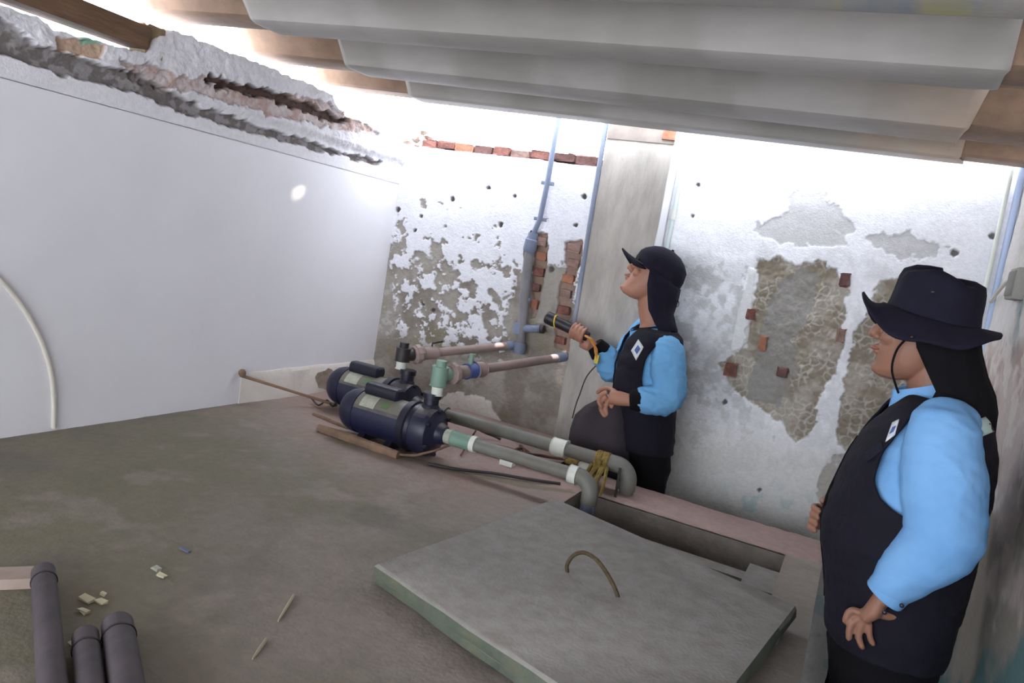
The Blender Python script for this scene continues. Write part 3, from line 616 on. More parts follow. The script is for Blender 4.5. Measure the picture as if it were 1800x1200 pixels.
# risers and discharge pipes
def discharge(out, tee_h, end, lab, mats, col2):
    root = empty('discharge_pipe', out, lab, 'pipe', 'discharge pipes from the pumps to the back wall')
    o = np.array(out); t = o+Zv*tee_h; e = np.array(end)
    cyl('nipple', o-Zv*.004, o+Zv*.035, .022, mats[0], root, rim=.003)
    cyl('riser', o+Zv*.03, t+Zv*.035, .031, mats[1], root, rim=.003)
    cyl('cap', t+Zv*.032, t+Zv*.058, .02, mats[2], root)
    d = (e-t); d /= np.linalg.norm(d)
    cyl('side_outlet', t, t+d*.06, .026, mats[1], root)
    mb = MB(); a = t+d*.05
    mb.tube([a, a+d*.008, a+d*.010, a+d*.03, a+d*.034, a+d*.05], [.034, .040, .044, .044, .036, .030], 10); mb.build('union_nut', M['pvc_brown'], root, ang=20)
    if col2:
        cyl('coupling', a+d*.05, a+d*.11, .026, M['pvc_brown'], root); cyl('valve', a+d*.10, a+d*.15, .030, M['blue_fit'], root, rim=.002, label='blue valve body')
        vb = cyl('valve_stem', a+d*.12+Zv*.02, a+d*.12+Zv*.07, .010, M['pvc_green'], root); cyl('coupling', a+d*.15, a+d*.20, .032, M['pvc_brown'], root, rim=.004)
        s0 = a+d*.19
    else:
        cyl('coupling', a+d*.05, a+d*.12, .028, M['pvc_brown'], root, rim=.003); s0 = a+d*.11
        mb = MB(); q = a+d*.09+Zv*.03; mb.tube([q, q+Zv*.015, q+Zv*.02+d*.05], [.005, .005, .007], 8); mb.build('lever', M['black_fit'], root)
    cyl('pipe', s0, e, .0195, M['pvc_brown'], root); L_ = np.linalg.norm(e-s0)
    cyl('coupling', e-d*.07, e, .022, M['pvc_blue'], root)
    return root, t, d
e1 = ay(910, 606, YB-.02); e2 = ay(992, 627, YB-.02)
w1 = ay(708, 625, PY2); discharge((w1[0], PY2, out2[2]), w1[2]-out2[2], e1, 'discharge pipe from the rear pump, with black tee and white ring', (M['white_fit'], M['black_fit'], M['black_fit']), False)
w2 = ay(773, 660, PY1); discharge((w2[0], PY1, out1[2]), w2[2]-out1[2], e2, 'discharge pipe from the front pump, pale green tee and blue valve, ending near the column', (M['white_fit'], M['pvc_green'], M['pvc_green']), True)
# suction pipes
def suction(x0, y, x1, zc, zend, r, lab, wc, collar):
    root = empty('suction_pipe', (x1, y, max(zend, 0)), lab, 'pipe', 'grey suction pipes going down into the tank')
    cyl('union_fitting', (x0, y, zc), (x0+.035, y, zc), r*1.15, M['label'], root, rim=.004)
    cyl('adapter', (x0+.03, y, zc), (x0+.12, y, zc), r*1.2, M['pvc_green'] if collar else M['pvc_grey'], root, rim=.002)
    cyl('ring_clamp', (x0+.115, y, zc), (x0+.135, y, zc), r*1.3, M['white_fit'] if collar else M['pvc_grey'], root)
    cyl('pipe', (x0+.10, y, zc), (x1-.05, y, zc), r, M['pvc_grey'], root)
    cyl('white_coupling', (wc, y, zc), (wc+(.03 if collar else .06), y, zc), r*1.35, M['white_fit'], root, rim=.003)
    mb = MB(); R_ = .055
    mb.tube([(x1-R_-.03, y, zc), (x1-R_-.005, y, zc)]+[(x1-R_+R_*math.sin(t), y, zc-R_+R_*math.cos(t)) for t in np.linspace(0, math.pi/2, 9)]+[(x1, y, zc-R_-.03)], r*1.22, 20); mb.build('elbow', M['pvc_grey'], root, ang=60)
    cyl('drop_pipe', (x1, y, zc-R_-.02), (x1, y, zend), r*1.05, M['pvc_blue'] if collar else M['pvc_grey'], root)
    return root
suction(-1.765+.47*.97, PY1, -.715, .105, -.145, .0235, 'grey suction pipe of the front pump bending down into the tank opening', -.80, True)
suction(-2.065+.47*.97, PY2+.005, -.665, .105, .002, .026, 'grey suction pipe of the rear pump with white coupling, bending down to the slab', -.985, False)

# ================================================================== WALL PIPES AND CONDUITS
def straps(root, pts, r, m):
    for p in pts:
        mb = MB(); mb.box((p[0]-r-.016, p[1]-.004, p[2]-.008), (p[0]+r+.016, p[1]+.012, p[2]+.008), 0, bev=.002); mb.build('strap', m, root)
wp = empty('wall_pipe', ay(912, 606, YB-.03), 'blue grey water pipe running up the back wall beside the exposed bricks', 'pipe')
yp = YB-.045
pt = [ay(x, y, yp) for x, y in ((983, 200), (962, 322), (949, 385), (937, 412), (930, 440), (922, 525), (914, 610))]
mb = MB(); mb.tube(pt[:4], .0125, 14); mb.build('pipe', M['pvc_blue'], wp)
mb = MB(); mb.tube(pt[3:6]+[pt[6]], [.022, .022, .023, .023], 16); mb.build('lower_pipe', mat('pvc_dusty', (128, 126, 128), .7, noise=.25, scale=10), wp)
for a, b, r in ((pt[3], pt[4], .030),):
    mb = MB(); mb.tube([a+(b-a)*-.1, a+(b-a)*.3, a+(b-a)*.35, b, b+(b-a)*.1], [.022, .024, .030, .030, .026], 16); mb.build('reducer', M['pvc_blue'], wp)
straps(wp, [pt[1], pt[2], pt[5]], .014, M['pvc_blue'])
t0 = ay(912, 577, yp); cyl('tee_branch', t0, ay(950, 578, yp-.0), .018, M['pvc_blue'], wp, rim=.003); cyl('tee_collar', t0+Zv*.025, t0-Zv*.025, .028, M['pvc_blue'], wp)
cyl('end_cap', ay(948, 578, yp), ay(956, 579, yp), .020, M['black_fit'], wp)
cyl('foot_elbow', pt[6]+Zv*.02, pt[6]-Zv*.03, .029, M['pvc_blue'], wp)
mb = MB(); c0 = [ay(x, y, YB-.05) for x, y in ((935, 405), (925, 425), (922, 450), (926, 475))]; mb.tube(c0, .006, 8, smooth=4); mb.build('cable', M['cable'], wp)
# conduit along the column edge
cc = empty('conduit', (XC0-.02, YB-.02, .05), 'straight grey conduit running up the left edge of the concrete column', 'conduit')
q = [ay(x, y, YB-.028) for x, y in ((1066, 215), (1036, 400), (1006, 590))]
mb = MB(); mb.tube([q[0], q[1], q[2]], .0115, 14); mb.build('pipe', mat('conduit_grey', (120, 128, 146), .6, noise=.15), cc)
mb = MB(); c_ = [p_+np.array([.02, 0.002, 0]) for p_ in q]; pts_ = []
for k in range(40):
    t = k/39*2; i = min(int(t), 1); p = c_[i]*(1-(t-i))+c_[i+1]*(t-i); pts_.append(p+np.array([.0035*(-1)**k, 0, 0]))
mb.tube(pts_, .004, 6); mb.build('twisted_wire', M['white_fit'], cc, label='pale twisted wire beside the conduit')
# greenish white edge pipe beside the column on the right bay
o = empty('drain_pipe', (XC1+.06, YB2-.02, ZF), 'pale greenish thin pipe running up the wall just right of the concrete column', 'pipe')
q = [ay(x, y, YB2-.014) for x, y in ((1212, 235), (1173, 430))]; d = (q[1]-q[0])/np.linalg.norm(q[1]-q[0])
kk = (ZF+.0-q[1][2])/d[2]; cyl('pipe', q[0]-d*.02, q[1]+d*kk, .009, mat('pale_pipe', (196, 208, 204), .5), o)
for z in (.5, 1.1): cyl('coupling', (q[0]+d*((z-q[0][2])/d[2]-.02)), (q[0]+d*((z-q[0][2])/d[2]+.02)), .012, M['white_fit'], o)
# corner conduit left
o = empty('corner_conduit', (XL+.04, YB-.03, 0), 'thin white conduit running down the corner between white wall and back wall', 'conduit')
q = [ay(x, y, YB-.03) for x, y in ((679, 250), (660, 440), (641, 636))]
mb = MB(); mb.tube(q+[q[2]-Zv*.12], .0095, 12); mb.build('pipe', M['white_fit'], o); mb = MB(); mb.tube([p+np.array([-.016, .01, 0]) for p in q], .004, 6); mb.build('cable', M['cable'], o)
straps(o, [q[1], q[2]+Zv*.02], .008, M['black_fit']); cyl('connector', q[2]+Zv*.08, q[2]+Zv*.03, .013, M['black_fit'], o)
cyl('junction', q[0]+Zv*.03, q[0]-Zv*.01, .022, mat('pale_junction', (210, 208, 190), .6), o)
# conduits in the right corner, junction box and cable
o = empty('right_conduit', (XR-.04, YB2-.03, .0), 'pale blue conduit standing in the far right corner', 'conduit')
q = [ay(x, y, YB2-.035) for x, y in ((1788, 345), (1727, 620))]; cyl('pipe', q[0]+(q[0]-q[1])*.25, q[1]+(q[1]-q[0])*1.6, .012, mat('pale_blue_pipe', (170, 186, 214), .5), o)
cyl('second_pipe', q[0]+np.array([-.035, 0, 0])+(q[0]-q[1])*.25, q[1]+np.array([-.035, 0, 0])+(q[1]-q[0])*1.6, .008, M['white_fit'], o)
bx = ax(1790, 500, XR-.012); o = empty('junction_box', bx, 'small grey junction box on the right wall at the photo edge', 'box')
mb = MB(); mb.box(bx-np.array([.02, .07, .05]), bx+np.array([.02, .07, .05]), 0, bev=.006); mb.build('box_body', mat('box_grey', (150, 146, 138), .6), o); mb = MB(); mb.box(bx-np.array([.024, .06, .04]), bx+np.array([-.018, .06, .04]), 0, bev=.003); mb.build('box_cover', mat('box_cover', (120, 116, 110), .6), o)
mb = MB(); mb.tube([ay(1742, 530, YB2-.04), ax(1758, 508, XR-.02), ax(1775, 492, XR-.02), bx], .007, 8, smooth=6); o = mb.build('cable', M['cream_hose']); tag(origin_to(o, bx), 'beige cable running from the far right corner to the junction box', 'cable')
# hose on the white wall
mb = MB(); hpts = [ax(x, y, XL+.008) for x, y in ((-420, 395), (-200, 385), (-60, 440), (-20, 475), (10, 503), (45, 548), (72, 600), (88, 650), (94, 700), (94, 752))]
mb.tube(hpts, .0072, 10, smooth=5); o = mb.build('hose', M['cream_hose']); tag(origin_to(o, hpts[-1]), 'cream hose curving down the white wall at the left edge of the photo', 'hose')

# ================================================================== LOOSE THINGS ON THE TANK TOP
def thing(mb, name, m, loc, label, cat, group=None, smooth=True, ang=40):
    o = mb.build(name, m, None, smooth=smooth, ang=ang); origin_to(o, loc); return tag(o, label, cat, group)
# thin conduit from the wall to the pumps
a, b = ax(424, 660, XL+.012), az(592, 712, .012); mb = MB(); mid = (a+b)/2+np.array([0, 0, .0]); mb.tube([a, mid, b], [.007, .006, .007], 10); ms = mb.build('rod', M['dirty_wood'])
cn = empty('wiring_tube', b, 'thin brown tube slanting from the white wall down to the rear pump', 'tube'); ms.data.transform(Matrix.Translation(-Vector([float(v) for v in b]))); ms.parent = cn
mb = MB(); mb.ball(a+np.array([.004, 0, .012]), (.016, .016, .018), 10); mb.build('end_fitting', M['dirty_wood'], cn)
# wire tangle by rear pump
mb = MB(); ps = [az(x, y, z) for x, y, z in ((548, 700, .02), (560, 712, .01), (575, 703, .03), (585, 714, .012), (596, 700, .04), (606, 690, .07))]; mb.tube(ps, .004, 6, smooth=5); thing(mb, 'wire', M['cable'], az(575, 712, 0), 'short dark wire curling beside the rear pump end', 'wire')
# battens under the front pump
for (a, b, r, lab) in (((560, 752, 0), (700, 800, 0), .02, 'rough wooden stick poking out from under the front pump'), ((550, 727, 0), (612, 752, 0), .007, 'thin brown stick lying between the two pumps and the stained slab')):
    A_, B_ = az(a[0], a[1], r*.7), az(b[0], b[1], r*.7); mb = MB(); mb.tube([A_, A_*.7+B_*.3+np.array([0, .004, 0]), A_*.3+B_*.7, B_], [r*.8, r, r*.95, r*.8], 9, flat=.8, smooth=3); thing(mb, 'stick', M['dirty_wood'], A_*[1, 1, 0], lab, 'stick', ang=25)
def wire(pts, r, m, lab, cat='cable', nm='cable'):
    P_ = [az(x, y, z+.004) for x, y, z in pts]; mb = MB(); mb.tube(P_, r, 8, smooth=6); thing(mb, nm, m, P_[0]*[1, 1, 0], lab, cat)
wire([(640, 772, .01), (690, 795, .012), (725, 800, .015), (742, 797, .03), (770, 790, .05), (790, 782, .06)], .0045, M['dirty_wood'], 'pale wire looping in front of the front pump head')
wire([(752, 815, .006), (800, 824, .006), (870, 832, .006), (930, 842, .006), (985, 850, .006)], .006, M['cable'], 'dark cable lying along the slab from front pump towards the hatch')
wire([(824, 738, .06), (838, 752, .05), (852, 760, .03), (868, 766, .02), (880, 772, .012)], .0055, M['cable'], 'black wire end hanging below the rear suction pipe')
wire([(912, 790, .01), (925, 797, .03), (950, 800, .012), (985, 806, .01), (1030, 808, .012), (1085, 812, .01)], .006, M['brown_cable'], 'brown cable lying between the two suction pipes')
wire([(810, 800, .01), (822, 780, .03), (836, 757, .06)], .004, M['brown_cable'], 'short brown twisted wire between front adapter and rear pipe')
wire([(915, 783, .02), (922, 795, .02), (905, 792, .03), (918, 788, .02), (935, 800, .015)], .007, M['brown_cable'], 'knotted brown cord lying under the rear suction pipe')
wire([(830, 775, .01), (865, 782, .01), (900, 790, .01), (960, 812, .01), (1000, 828, .01)], .008, M['dirty_wood'], 'dusty cord lying on the slab behind the front suction pipe')
# black rod leaning on the elbow
a, b = az(1081, 876, .0), ay(1090, 822, PY2-.05); mb = MB(); mb.tube([a, b], .005, 8); thing(mb, 'rod', M['black_fit'], a, 'thin black rod leaning against the rear pipe elbow', 'rod')
def lump(px, py, z, sz, m, name, lab, cat, n=14, amp=.3, seed=1, group=None):
    c = az(px, py, z); mb = MB(); rnd = random.Random(seed); mb.ball((0, 0, 0), sz, n)
    V_ = np.array(mb.v); f = 1+amp*(fbm(V_[:, 0]*60+seed, V_[:, 1]*60+V_[:, 2]*90, 1, 3, seed)-.5)*2; V_ = V_*f[:, None]; V_[:, 2] = np.maximum(V_[:, 2], -z+.001); mb.v = [tuple(v) for v in V_+c]
    return thing(mb, name, m, c*[1, 1, 0], lab, cat, group)
mb = MB()   # yellow rag tied round the rear pipe
xr_ = -.775
for k in range(7):
    ph = k*.9; mb.tube([(xr_-.02+.007*k, PY2+.03*math.cos(t+ph), .105+.031*math.sin(t+ph)) for t in np.linspace(0, 5.6, 14)], .0065, 6)
for k in range(7): mb.tube([(xr_+.01*k-.03, PY2-.03, .09), (xr_+.012*k-.03+random.uniform(-.02, .02), PY2-.05-.01*k, .05), (xr_+.014*k-.04+random.uniform(-.02, .02), PY2-.075-.008*k, .010)], [.008, .007, .006], 6, smooth=3)
thing(mb, 'rag', M['rag'], (xr_, PY2-.05, 0), 'shredded yellow rag tied round the rear suction pipe near its elbow', 'rag')
lump(1008, 812, .018, (.035, .03, .02), M['rag'], 'rag', 'small crumpled yellow rag lying behind the front pipe elbow', 'rag', seed=4)
lump(1032, 824, .05, (.038, .035, .035), M['white_fit'], 'foam_lump', 'whitish foam lump resting on the front suction pipe elbow', 'foam', amp=.35, seed=6)
for (px, py, sx, lab) in ((893, 812, .028, 'small white block lying behind the front suction pipe'), (994, 800, .018, 'small white plug standing under the white coupling')):
    c = az(px, py, .018); mb = MB(); mb.box(c-np.array([sx, .02, .0175]), c+np.array([sx, .02, .0175]), .001, bev=.004); thing(mb, 'block', M['white_fit'], c*[1, 1, 0], lab, 'block')
# chips and splinters
for i, (px, py, r, m_, lab) in enumerate(((275, 999, .008, 'label', 'small pale chip lying alone on the dark slab, upper one of two'), (284, 1011, .009, 'wood', 'small whitish chip just below another on the dark slab'), (152, 1053, .012, 'wood', 'longest cream chip of the small heap by the dark pipes'), (178, 1057, .009, 'wood', 'cream chip at the right of the small heap by the dark pipes'), (148, 1073, .008, 'wood', 'lowest cream chip of the small heap by the dark pipes'), (181, 1043, .005, 'wood', 'tiny cream chip at the top of the small heap'), (135, 1130, .010, 'wood', 'cream chip lying between the dark pipes'))):
    c = az(px, py, .003); mb = MB(); mb.box(c-np.array([r*1.3, r*.7, .0025]), c+np.array([r*1.3, r*.7, .0025]), .002); thing(mb, 'chip', M[m_], c, lab, 'chip', smooth=False)
for (a, b, lab) in (((516, 1047), (489, 1091), 'long pale wood splinter lying on the slab left of the hatch lid'), ((468, 1124), (444, 1157), 'short pale wood splinter below the longer one')):
    A_, B_ = az(*a, .004), az(*b, .004); mb = MB(); mb.tube([A_, (A_+B_)/2, B_], [.006, .006, .003], 5, flat=.5); thing(mb, 'splinter', M['wood'], A_, lab, 'splinter', smooth=False)
c = az(325, 966, .003); mb = MB(); mb.box(c-np.array([.016, .004, .002]), c+np.array([.016, .004, .002]), .001); thing(mb, 'plastic_scrap', mat('blue_scrap', (92, 100, 122), .5), c, 'small dull blue plastic scrap on the slab', 'scrap', smooth=False)
# dark pipes at the lower left
def dpipe(a, b, z, r, lab):
    A_, B_ = az(a[0], a[1], z), az(b[0], b[1], z); B_ = A_+(B_-A_)*2.2
    root = empty('dark_pipe', A_*[1, 1, 0], lab, 'pipe', 'dark pipes lying at the lower left'); mb = MB(); d = (B_-A_)/np.linalg.norm(B_-A_)
    n = 20
    def circ(p, rr, ref=np.array([0, 0, 1.])):
        a_ = ref; b_ = np.cross(d, a_); return [tuple(p+a_*rr*math.cos(t)+b_*rr*math.sin(t)) for t in np.linspace(0, 2*math.pi, n, endpoint=False)]
    mb.rings([circ(A_+d*.05, r*.8), circ(A_, r*.82), circ(A_, r), circ(B_, r)]); mb.build('tube', M['dark_pipe'], root)
    mb = MB(); mb.rings([circ(A_+d*.0+d*.04, r*1.0+.002), circ(A_+d*.045, r+.002)]); mb.build('rim_band', M['black_fit'], root)
dpipe((76, 1005), (92, 1200), .026, .022, 'dark grey pipe lying furthest left, its end highest in the photo')
dpipe((150, 1118), (158, 1200), .027, .022, 'dusty dark pipe lying in the middle of the three at the lower left')
dpipe((206, 1098), (222, 1200), .032, .027, 'thickest dark pipe of the three, lying furthest right, reddish end')
A_ = az(-40, 1018, .012); B_ = az(62, 1014, .012); d = (B_-A_)/np.linalg.norm(B_-A_); s_ = np.cross(d, Zv)
mb = MB(); mb.rings([[tuple(p+s_*a+Zv*b) for a, b in ((-.028, -.011), (.028, -.011), (.028, .011), (-.028, .011))] for p in (A_-d*.5, A_, B_)]); thing(mb, 'plank', M['plank'], B_*[1, 1, 0], 'short pale pinkish plank lying at the left edge behind the dark pipes', 'plank', smooth=False)

# ================================================================== PEOPLE
def R3(ax_, a):
    return np.array(Matrix.Rotation(a, 3, ax_))
def head_shapes(mb, o, R, sc=1.0, wide=1.0):
    """head facing -X in its own frame, centre at o"""
    def T(p): return tuple(np.array(o)+R @ (np.array(p, float)*sc))
    S_ = [(-.112, -.066, -.03, .020), (-.106, -.080, -.005, .034), (-.092, -.086, .02, .046), (-.07, -.085, .045, .056), (-.045, -.086, .062, .063), (-.02, -.084, .076, .068), (.0, -.083, .085, .071), (.02, -.080, .091, .073), (.032, -.079, .093, .074), (.045, -.084, .096, .075), (.065, -.081, .097, .075), (.085, -.070, .090, .070), (.102, -.052, .072, .056), (.113, -.025, .045, .036), (.117, 0, .02, .015)]
    out = []
    for z, f, b, w_ in S_:
        c = (f+b)/2; a = (b-f)/2; rr = []
        for k in range(32):
            t = 2*math.pi*k/32; cx, sy = math.cos(t), math.sin(t); p_ = 2.25
            x = c+a*math.copysign(abs(cx)**(2/p_), cx); y = w_*wide*math.copysign(abs(sy)**(2/p_), sy)
            if x < c: y *= 1-.16*((c-x)/a)**2
            rr.append(T((x, y, z)))
        out.append(rr)
    mb.rings(out)
    mb.tube([T(p) for p in ((-.080, 0, .034), (-.090, 0, .012), (-.100, 0, -.006), (-.101, 0, -.014))], [.008*sc, .010*sc, .013*sc, .013*sc], 10)
    mb.ball(T((-.104, 0, -.012)), .0105*sc, 10)
    for s_ in (-1, 1):
        mb.ball(T((-.092, s_*.012, -.016)), .009*sc, 8); mb.ball(T((-.066, s_*.036, -.012)), [.02*sc]*3, 10)
        mb.ball(T((-.078, s_*.030, .046)), [.014*sc, .022*sc, .007*sc], 10, R)
        mb.tube([T(p) for p in ((-.002, s_*.072*wide, -.022), (.006, s_*.080*wide, .0), (.014, s_*.085*wide, .022), (.008, s_*.082*wide, .034), (-.004, s_*.076*wide, .028))], [.007*sc, .008*sc, .009*sc, .008*sc, .006*sc], 8)
    mb.ball(T((-.088, 0, -.040)), [.010*sc, .022*sc, .0065*sc], 10, R); mb.ball(T((-.086, 0, -.052)), [.010*sc, .020*sc, .007*sc], 10, R)
    mb.ball(T((-.078, 0, -.092)), [.014*sc, .020*sc, .014*sc], 10, R)
    return T
def face_bits(T, R, root, sc=1.0):
    for s_ in (-1, 1):
        mb = MB(); mb.ball(T((-.069, s_*.030, .026)), .0118*sc, 14); e = mb.build('eye', M['eye_white'], root)
        mb = MB(); mb.ball(T((-.0775, s_*.031, .026)), [.0036*sc, .0055*sc, .0055*sc], 10, R); mb.build('iris', M['iris'], e)
        mb = MB(); mb.tube([T(p) for p in ((-.090, s_*.014, .048), (-.088, s_*.032, .054), (-.074, s_*.052, .048))], [.003, .0038, .002], 6, smooth=3); mb.build('eyebrow', M['hair'], root)
    mb = MB(); mb.tube([T(p) for p in ((-.084, -.023, -.046), (-.0965, -.008, -.0445), (-.0965, .008, -.0445), (-.084, .023, -.046))], [.002, .0048, .0048, .002], 8, smooth=3); mb.build('lips', M['lip'], root)
def hair_shape(T, R, root, sc, wide=1.0):
    mb = MB(); out = []
    for z, f, b, w_ in ((-.06, .02, .075, .058), (-.03, .0, .092, .071), (0, .012, .098, .076), (.03, .0, .101, .078), (.06, -.03, .102, .078), (.09, -.055, .098, .076), (.112, -.04, .07, .055), (.125, -.01, .035, .025)):
        c, a = (f+b)/2, (b-f)/2; out.append([T((c+a*math.cos(t), w_*wide*math.sin(t), z)) for t in np.linspace(0, 2*math.pi, 28, endpoint=False)])
    mb.rings(out); mb.build('hair', M['hair'], root)

def finger(mb, pts, r=.0082):
    mb.tube(pts, [r*1.1, r*1.05, r, r*.9, r*.72][:len(pts)] if len(pts) <= 5 else r, 10, smooth=3); mb.ball(pts[-1], r*.74 if len(pts) > 3 else r*.85, 8)

# ------------------------------------------------------------------ person at the right (boonie hat), nearest the camera
YP = 2.02
rootB = empty('person', (.22, YP, ZF), 'person in navy bucket hat and vest, pale blue shirt, hand on hip, nearest', 'person', 'people in navy vests')
def B(x, y, dy=0.0): return ay(x, y, YP+dy)
def Bsc(x, y, dy=0.0): return ay(x, y, YP)+np.array([0, dy, 0])
sh, el, wr = B(1660, 752, -.175), B(1652, 950, -.225), B(1550, 1050, -.225)
shr, elr, wrr = np.array([.215, YP+.195, .60]), np.array([.27, YP+.26, .33]), np.array([.09, YP+.14, .27])
hc = B(1600, 612)+np.array([.02, 0, -.01]); hR = R3('Z', 0)
hc = np.array([.125, YP, .788])
bm_ = MB(); TB = head_shapes(bm_, hc, hR, 1.0, 1.04)
bm_.tube([hc+[.03, 0, -.03], hc+[.045, 0, -.10], hc+[.06, 0, -.16], (.2, YP, .56)], [.055, .054, .060, .08], 20)
bm_.rings([ring(.195, YP, z, a, b) for z, a, b in ((.60, .05, .10), (.55, .08, .15), (.35, .09, .13), (.15, .10, .14), (.0, .09, .13))])   # trunk under the clothes
for s_, (a, b, c) in ((-1, (sh, el, wr)), (1, (shr, elr, wrr))):
    bm_.tube([a, b, c], [.045, .036, .026], 14)
    lx = .205; bm_.tube([(lx, YP+s_*.09, .05), (lx-.005, YP+s_*.095, -.36), (lx+.01, YP+s_*.1, -.74)], [.07, .048, .035], 14)
    bm_.tube([(lx+.01, YP+s_*.1, -.74), (lx-.02, YP+s_*.1, -.79), (lx-.1, YP+s_*.1, -.795)], [.034, .026, .02], 10)
# left hand on the hip
H = lambda x, y, d=-.225: B(x, y, d)
bm_.tube([wr, H(1534, 1074), H(1518, 1086)], [.026, .027, .021], 14, flat=.7)
finger(bm_, [H(1514, 1078), H(1500, 1072), H(1490, 1078), H(1485, 1092)], .0076)
finger(bm_, [H(1512, 1086), H(1500, 1092), H(1493, 1106), H(1492, 1122)], .0078)
finger(bm_, [H(1518, 1092), H(1511, 1106), H(1510, 1122), H(1516, 1138)], .0078)
finger(bm_, [H(1528, 1096), H(1528, 1110), H(1530, 1122), H(1535, 1132)], .0070)
finger(bm_, [H(1535, 1075, -.23), H(1560, 1082, -.215), H(1580, 1081, -.205), H(1598, 1078, -.20)], .0095)
# right hand in front of the belly
bm_.tube([wrr, wrr+[-.06, -.04, .01], wrr+[-.085, -.06, .01]], [.026, .032, .026], 14, flat=.7)
for k in range(4):
    q = wrr+np.array([-.085, -.065+.0*k, .033-.018*k]); finger(bm_, [q, q+[-.022, -.012, 0], q+[-.026, -.034, 0], q+[-.010, -.052, 0]], .008)
q = wrr+np.array([-.05, -.05, .035]); finger(bm_, [q, q+[-.02, -.01, .018], q+[-.035, -.02, .022], q+[-.045, -.032, .016]], .009)
remesh(bm_, 'body', M['skin_near'], rootB, .0034, 2)
face_bits(TB, hR, rootB); hair_shape(TB, hR, rootB, 1)
# torso profile (front x, back x, half width) measured from the photo
TOR = [(.655, .14, .26, .085), (.64, .125, .275, .140), (.61, .100, .292, .185), (.55, .072, .312, .20), (.48, .046, .322, .205), (.42, .034, .325, .205), (.36, .022, .325, .208), (.30, .020, .325, .21), (.24, .032, .324, .208), (.18, .050, .324, .200), (.12, .066, .322, .198), (.06, .076, .318, .194), (.0, .085, .312, .188)]
def torso(off=0.0, z0=-9, z1=9, ys=1.0):
    return [ring((f+b)/2, YP, z, (b-f)/2+off, w_*ys+off, n=44, p=2.35) for z, f, b, w_ in TOR if z0 <= z <= z1]
sm_ = MB(); sm_.rings(torso(-.006, .1))
for a, b, c, e in ((sh, el, wr, -1), (shr, elr, wrr, 1)):
    d = c-b; cu = b+d*.93
    sm_.tube([a+[0, -e*.05, .0], a, a*.6+b*.4, b+[0.004, 0, .01], b*.6+c*.4, cu], [.055, .066, .084, .076, .062, .040], 22, smooth=3)
    sm_.ball(a+[0.004, -e*.03, .008], (.066, .06, .058), 18)
remesh(sm_, 'shirt', M['shirt'], rootB, .0055, 3, fold=.0045, fscale=9, seed=5)
for a, b, c in ((sh, el, wr), (shr, elr, wrr)):
    d = (c-b)/np.linalg.norm(c-b); mb = MB(); e_ = c-d*.008
    mb.tube([e_-d*.055, e_-d*.05, e_, e_+d*.004, e_+d*.002, e_-d*.03], [.040, .043, .043, .040, .036, .036], 24, caps=False); cuff = mb.build('cuff', M['shirt'], rootB)
    if b is el:
        for (x, y) in ((1555, 1075), (1585, 1063)):
            o3 = B(x, y, -.27); mb = MB(); mb.ball(o3+[0, -.004, 0], (.0052, .004, .0052), 10); mb.build('button', M['button'], cuff)
def collar(root, m, c0, r, R, zt=.0):
    mb = MB(); out = []; n = 40
    for rr, z in ((1.0, .0), (.94, .028), (.90, .045), (.97, .047), (1.06, .03), (1.16, .004), (1.12, .0)):
        out.append([tuple(np.array(c0)+R @ np.array([r[0]*rr*math.cos(t)-(.018 if abs(abs(t)-math.pi) < .35 and z < .01 and rr > 1.1 else 0), r[1]*rr*math.sin(t), z-(.028 if abs(abs(t)-math.pi) < .5 and z < .01 and rr > 1.1 else 0)])) for t in np.linspace(-math.pi+.12, math.pi-.12, n)])
    mb.rings(out, closed=False, caps=False); o = mb.build('collar', m, root); so = o.modifiers.new('t', 'SOLIDIFY'); so.thickness = .004; return o
collar(rootB, M['shirt'], (.180, YP, .640), (.078, .068), R3('Y', -.42))
# vest: follows the torso, open at the armholes
def vest(root, rings_, m, hole, name='vest', th=.006, fold=.004, seed=2, neck=None, vox=.006):
    mb = MB(); mb.rings(rings_); o = remesh(mb, name, m, root, vox, 2, fold=fold, fscale=10, seed=seed)
    b = wpos(root); bm = bmesh.new(); bm.from_mesh(o.data)
    dl = [f for f in bm.faces if hole(f.calc_center_median()+b)]
    bmesh.ops.delete(bm, geom=dl, context='FACES')
    bd = [v for v in bm.verts if v.is_boundary]; bmesh.ops.smooth_vert(bm, verts=bd, factor=.5, use_axis_x=True, use_axis_y=True, use_axis_z=True)
    for _ in range(10):                                  # even out the cut edges
        new = {}
        for v in bd:
            nb = [e.other_vert(v) for e in v.link_edges if e.is_boundary]
            if len(nb) == 2: new[v] = v.co*.4+(nb[0].co+nb[1].co)*.3
        for v, c_ in new.items(): v.co = c_
    bm.to_mesh(o.data); bm.free(); so = o.modifiers.new('t', 'SOLIDIFY'); so.thickness = th; so.offset = 1; o.data.shade_smooth(); return o
hx, hz = B(1618, 792, -.2)[0], B(1618, 792, -.2)[2]
armhole_px = [(1655, 680), (1690, 690), (1715, 730), (1722, 800), (1715, 880), (1690, 925), (1640, 930), (1605, 912), (1570, 895), (1545, 872), (1537, 845), (1554, 797), (1580, 767), (1610, 728), (1635, 695)]
ah = [(lambda p: (p[0], p[2]))(B(x, y, -.2)) for x, y in armhole_px]
def in_poly(x, z, P):
    c = False; n = len(P)
    for i in range(n):
        a, b = P[i], P[(i+1) % n]
        if (a[1] > z) != (b[1] > z) and x < (b[0]-a[0])*(z-a[1])/(b[1]-a[1])+a[0]: c = not c
    return c
def holeB(p):
    if p.z < .055: return True
    if p.z > .652: return True
    if abs(p.y-YP) < .06 and p.x < .14 and p.z > .53+abs(p.y-YP)*1.2: return True     # neck opening
    return abs(p.y-YP) > (.14 if p.z > .56 else .075) and in_poly(p.x, p.z, ah)
vB = vest(rootB, torso(.010, .0), M['navy_vest'], holeB)
